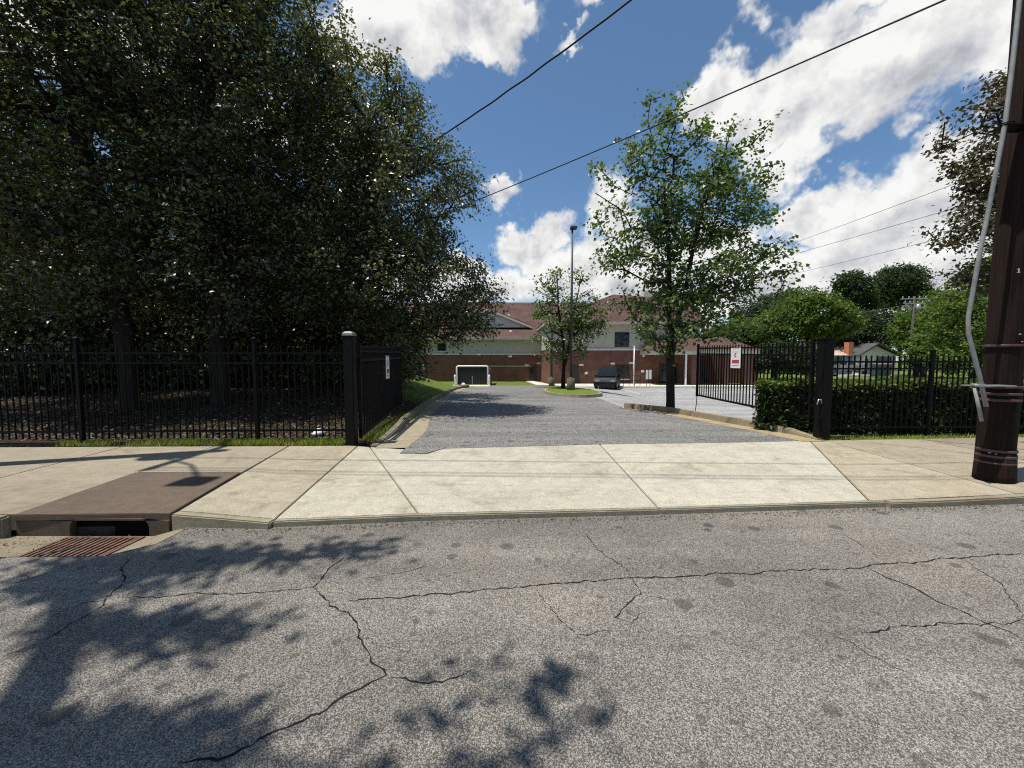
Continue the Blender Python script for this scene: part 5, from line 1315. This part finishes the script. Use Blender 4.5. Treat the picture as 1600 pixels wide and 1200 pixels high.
def white_pole():
    Y = 36.6; c = at(990, 600, Y); zt = at(990, 542, Y).z
    r = empty('white_pole', (c.x, Y, -.85), 'slim white pole standing in front of the brick wall', 'pole')
    MB().tube([(c.x, Y, -.9), (c.x, Y, zt)], [.06, .05], 8).build('shaft', 'white_paint', r); MB().lathe((c.x, Y, zt), [(.07, 0), (.08, .05), (.03, .1)], 8).build('cap', 'white_paint', r)
white_pole()

# ------------------------------------------------------------------ small house beyond the lot
def house():
    Y = 60.0; G = -0.8
    def X(px, y=Y): return at(px, 600, y).x
    def Z(py, y=Y): return at(1350, py, y).z
    r = empty('small_house', (X(1350), Y, G), 'small white and blue house with tan roof and brick porch beyond the lot', 'house')
    ze = Z(555)
    MB().box(X(1305), Y + 1.5, G, X(1342), Y + 9, ze).build('wall', 'blue_siding', r)
    MB().box(X(1342) + .003, Y + .3, G, X(1398), Y + 9, ze).build('wall', 'white_siding', r)
    # main roof, ridge along x
    zr = Z(539, Y + 5); MB().add([(X(1300), Y + .9, ze), (X(1372), Y + .9, ze), (X(1372), Y + 5.2, zr), (X(1300), Y + 5.2, zr), (X(1300), Y + 9.6, ze), (X(1372), Y + 9.6, ze)], [(0, 1, 2, 3), (3, 2, 5, 4), (0, 3, 4), (1, 5, 2)]).build('roof', 'shingle_tan', r)
    zr2 = Z(528, Y + 9); MB().add([(X(1335), Y + 5.3, Z(541)), (X(1385), Y + 5.3, Z(541)), (X(1372), Y + 9, zr2), (X(1338), Y + 9, zr2)], [(0, 1, 2, 3)]).build('roof', 'shingle_tan', r)
    # porch gable
    ax, az = X(1366), Z(538); x0, x1 = X(1336), X(1405); ze2 = Z(556)
    MB().extr([(x0 + .5, Y, ze2), (x1 - .5, Y, ze2), (ax, Y, az - .25)], (0, 5, 0)).build('gable', 'white_siding', r)
    for s in (x0, x1): MB().extr([(ax, Y - .5, az), (s, Y - .5, ze2 - .05), (s, Y - .5, ze2 + .16), (ax, Y - .5, az + .24)], (0, 7, 0)).build('roof', 'shingle_grey', r)
    for px in (1347, 1361, 1395): MB().box(X(px) - .16, Y - .1, Z(578), X(px) + .16, Y + .15, ze2 - .003).build('porch_post', 'white_paint', r)
    MB().box(X(1358), Y - .15, G - .2, X(1393), Y + .1 - .21, Z(569)).build('porch_wall', 'brick_house', r)
    MB().box(X(1357), Y - .25, Z(569) + .003, X(1394), Y + .0, Z(569) + .15).build('porch_cap', 'white_paint', r)
    MB().box(X(1370), Y + .2, Z(574), X(1392), Y + .28, Z(557.5)).build('window', 'dark_glass', r)
    MB().box(X(1348), Y + .2, G, X(1356), Y + .28, Z(560)).build('door', 'door_dark', r)
    MB().box(X(1316), Y + 1.4, Z(568), X(1326), Y + 1.48, Z(558)).build('window', 'dark_glass', r)
    MB().box(X(1332), Y + 1.0, Z(556), X(1339.5), Y + 1.9, Z(534)).build('chimney', 'brick_house', r)
    MB().box(X(1296), Y - 3, G - .2, X(1420), Y - 1.2, Z(585)).build('yard_wall', 'concrete_far', r, (.9, .88, .8, 1))
    MB().box(X(1330), Y - 4.2, Z(582) - .4, X(1350), Y - 3.2, Z(571)).build('recycling_bin', 'green_bin', r, None, .05)
house()

# ------------------------------------------------------------------ grass, litter and debris
def scatter():
    rng = np.random.default_rng(9)
    # grass strip along the fence foot
    N = 9000
    x = rng.uniform(-8.2, -3.08, N); x = np.where(rng.uniform(0, 1, N) < .55, rng.uniform(-6.0, -3.08, N), x)
    y0 = np.interp(x, [-12, -9, -2.9], [6.7, 6.79, 6.92]); y = y0 + np.abs(rng.normal(0, .18, N)) - .02
    patch = np.sin(x * 3.7) + np.sin(x * 8.3 + 1) + rng.normal(0, .9, N)
    k = patch > -0.5; x, y = x[k], y[k]
    x2 = rng.uniform(-3.0, -2.5, 1500) ; y2 = rng.uniform(7.1, 12, 1500); x2 = x2 - (y2 - 7) * .06
    x3 = rng.uniform(5.9, 12, 1800); y3 = np.interp(x3, [4.3, 6, 9.4, 14], [7.2, 7.38, 7.64, 7.92]) + np.abs(rng.normal(0, .14, 1800))
    x4 = rng.uniform(0, 1, 2200); yk = 7.6 + 5.2 * x4; xk = np.interp(yk, [a for a, _ in KR], [b for _, b in KR]) + .2 + np.abs(rng.normal(0, .16, 2200))
    x = np.concatenate([x, x2, x3, xk]); y = np.concatenate([y, y2, y3, yk]); n = len(x)
    z = Hn(x, y) + .01
    h = rng.uniform(.035, .12, n) * np.where(x > 5, .55, 1); a = rng.uniform(0, 6.28, n); w = rng.uniform(.004, .009, n); l = rng.uniform(.2, .9, n) * h; b = rng.uniform(0, 6.28, n)
    A = np.stack([x - np.cos(a) * w, y - np.sin(a) * w, z], 1); B = np.stack([x + np.cos(a) * w, y + np.sin(a) * w, z], 1); T = np.stack([x + np.cos(b) * l, y + np.sin(b) * l, z + h], 1)
    V = np.stack([A, B, T], 1).reshape(-1, 3); F = np.arange(3 * n).reshape(-1, 3)
    o = link('verge_grass', np_mesh('verge_grass', V, F, 'blade', False, rng.beta(2, 2, n))); tag(o, 'yellow-green grass tufts along the fence foot and kerbs', 'grass', kind='stuff')
    # fallen leaves under the wood
    N = 16000
    x = rng.uniform(-16, -3.3, N); y = 7.3 + rng.exponential(4.5, N); z = Hn(x, y) + .03
    P = np.stack([x, y, z], 1)[(y < 24)]
    V, F, R = leaf_cloud(P, 1, np.array([.02, .02, .008]), .085, rng, 0, 2.2)
    o = link('fallen_leaves', np_mesh('fallen_leaves', V, F, 'dead_leaf', False, R)); tag(o, 'brown fallen leaves covering the ground under the wood', 'leaves', kind='stuff')
    # debris in the gutter by the drain and along the kerb, and under the hedge
    xs = np.concatenate([rng.normal(-4.9, .35, 160), rng.uniform(-3.3, 9, 1900)]); ys = np.concatenate([rng.normal(3.58, .12, 160), np.zeros(1900)])
    ff = np.interp(xs, [a for a, _ in FY], [b for _, b in FY])
    ys = np.where(ys == 0, ff - .09 - np.abs(rng.normal(0, .06, len(xs))), np.minimum(ys, ff - .07)); zs = np.where(xs < -3.5, -.125 - .09 * np.clip((ys - 3.2) / .5, 0, 1), RZ + .004)
    xh = rng.uniform(6.3, 12, 700); yh = np.interp(xh, [4.3, 6, 9.4, 14], [7.2, 7.4, 7.66, 7.94]) + rng.uniform(0, .5, 700); zh = Hn(xh, yh) + .03
    P = np.stack([np.concatenate([xs, xh]), np.concatenate([ys, yh]), np.concatenate([zs, zh])], 1)
    V, F, R = leaf_cloud(P, 1, np.array([.01, .01, .004]), .02, rng, 0, 2.0)
    o = link('gutter_litter', np_mesh('gutter_litter', V, F, 'dead_leaf', False, np.clip(R + .2, 0, 1))); tag(o, 'dry leaf bits and grit in the gutter and under the hedge', 'litter', kind='stuff')
scatter()
for i, (px, py, s) in enumerate(((497, 668, .12),)):
    p = at(px, py, 7.75); z = H(p.x, p.y) + .02
    m = MB().lathe((p.x, p.y, z), [(.06, 0), (s, .02), (s * .95, .07), (s * .5, .12), (.02, .14)], 9); rng = random.Random(3)
    m.v = [(x + rng.uniform(-.025, .025), y + rng.uniform(-.025, .025), zz + rng.uniform(-.01, .015)) for x, y, zz in m.v]
    tag(m.build('plastic_bag', 'plastic_white'), 'crumpled white plastic bag lying behind the fence near the gate post', 'bag')
for i, pts in enumerate(([(95, 862), (125, 850), (160, 838)], [(60, 868), (110, 856)])):
    P = [gnd(x, y, -.12) for x, y in pts]
    tag(MB().tube(P, [.005, .006, .003][:len(P)], 6).build('fallen_stick', 'bark_grey'), ['longer fallen stick lying against the rusty drain grate', 'shorter fallen stick lying in the gutter litter beside the drain'][i], 'stick')
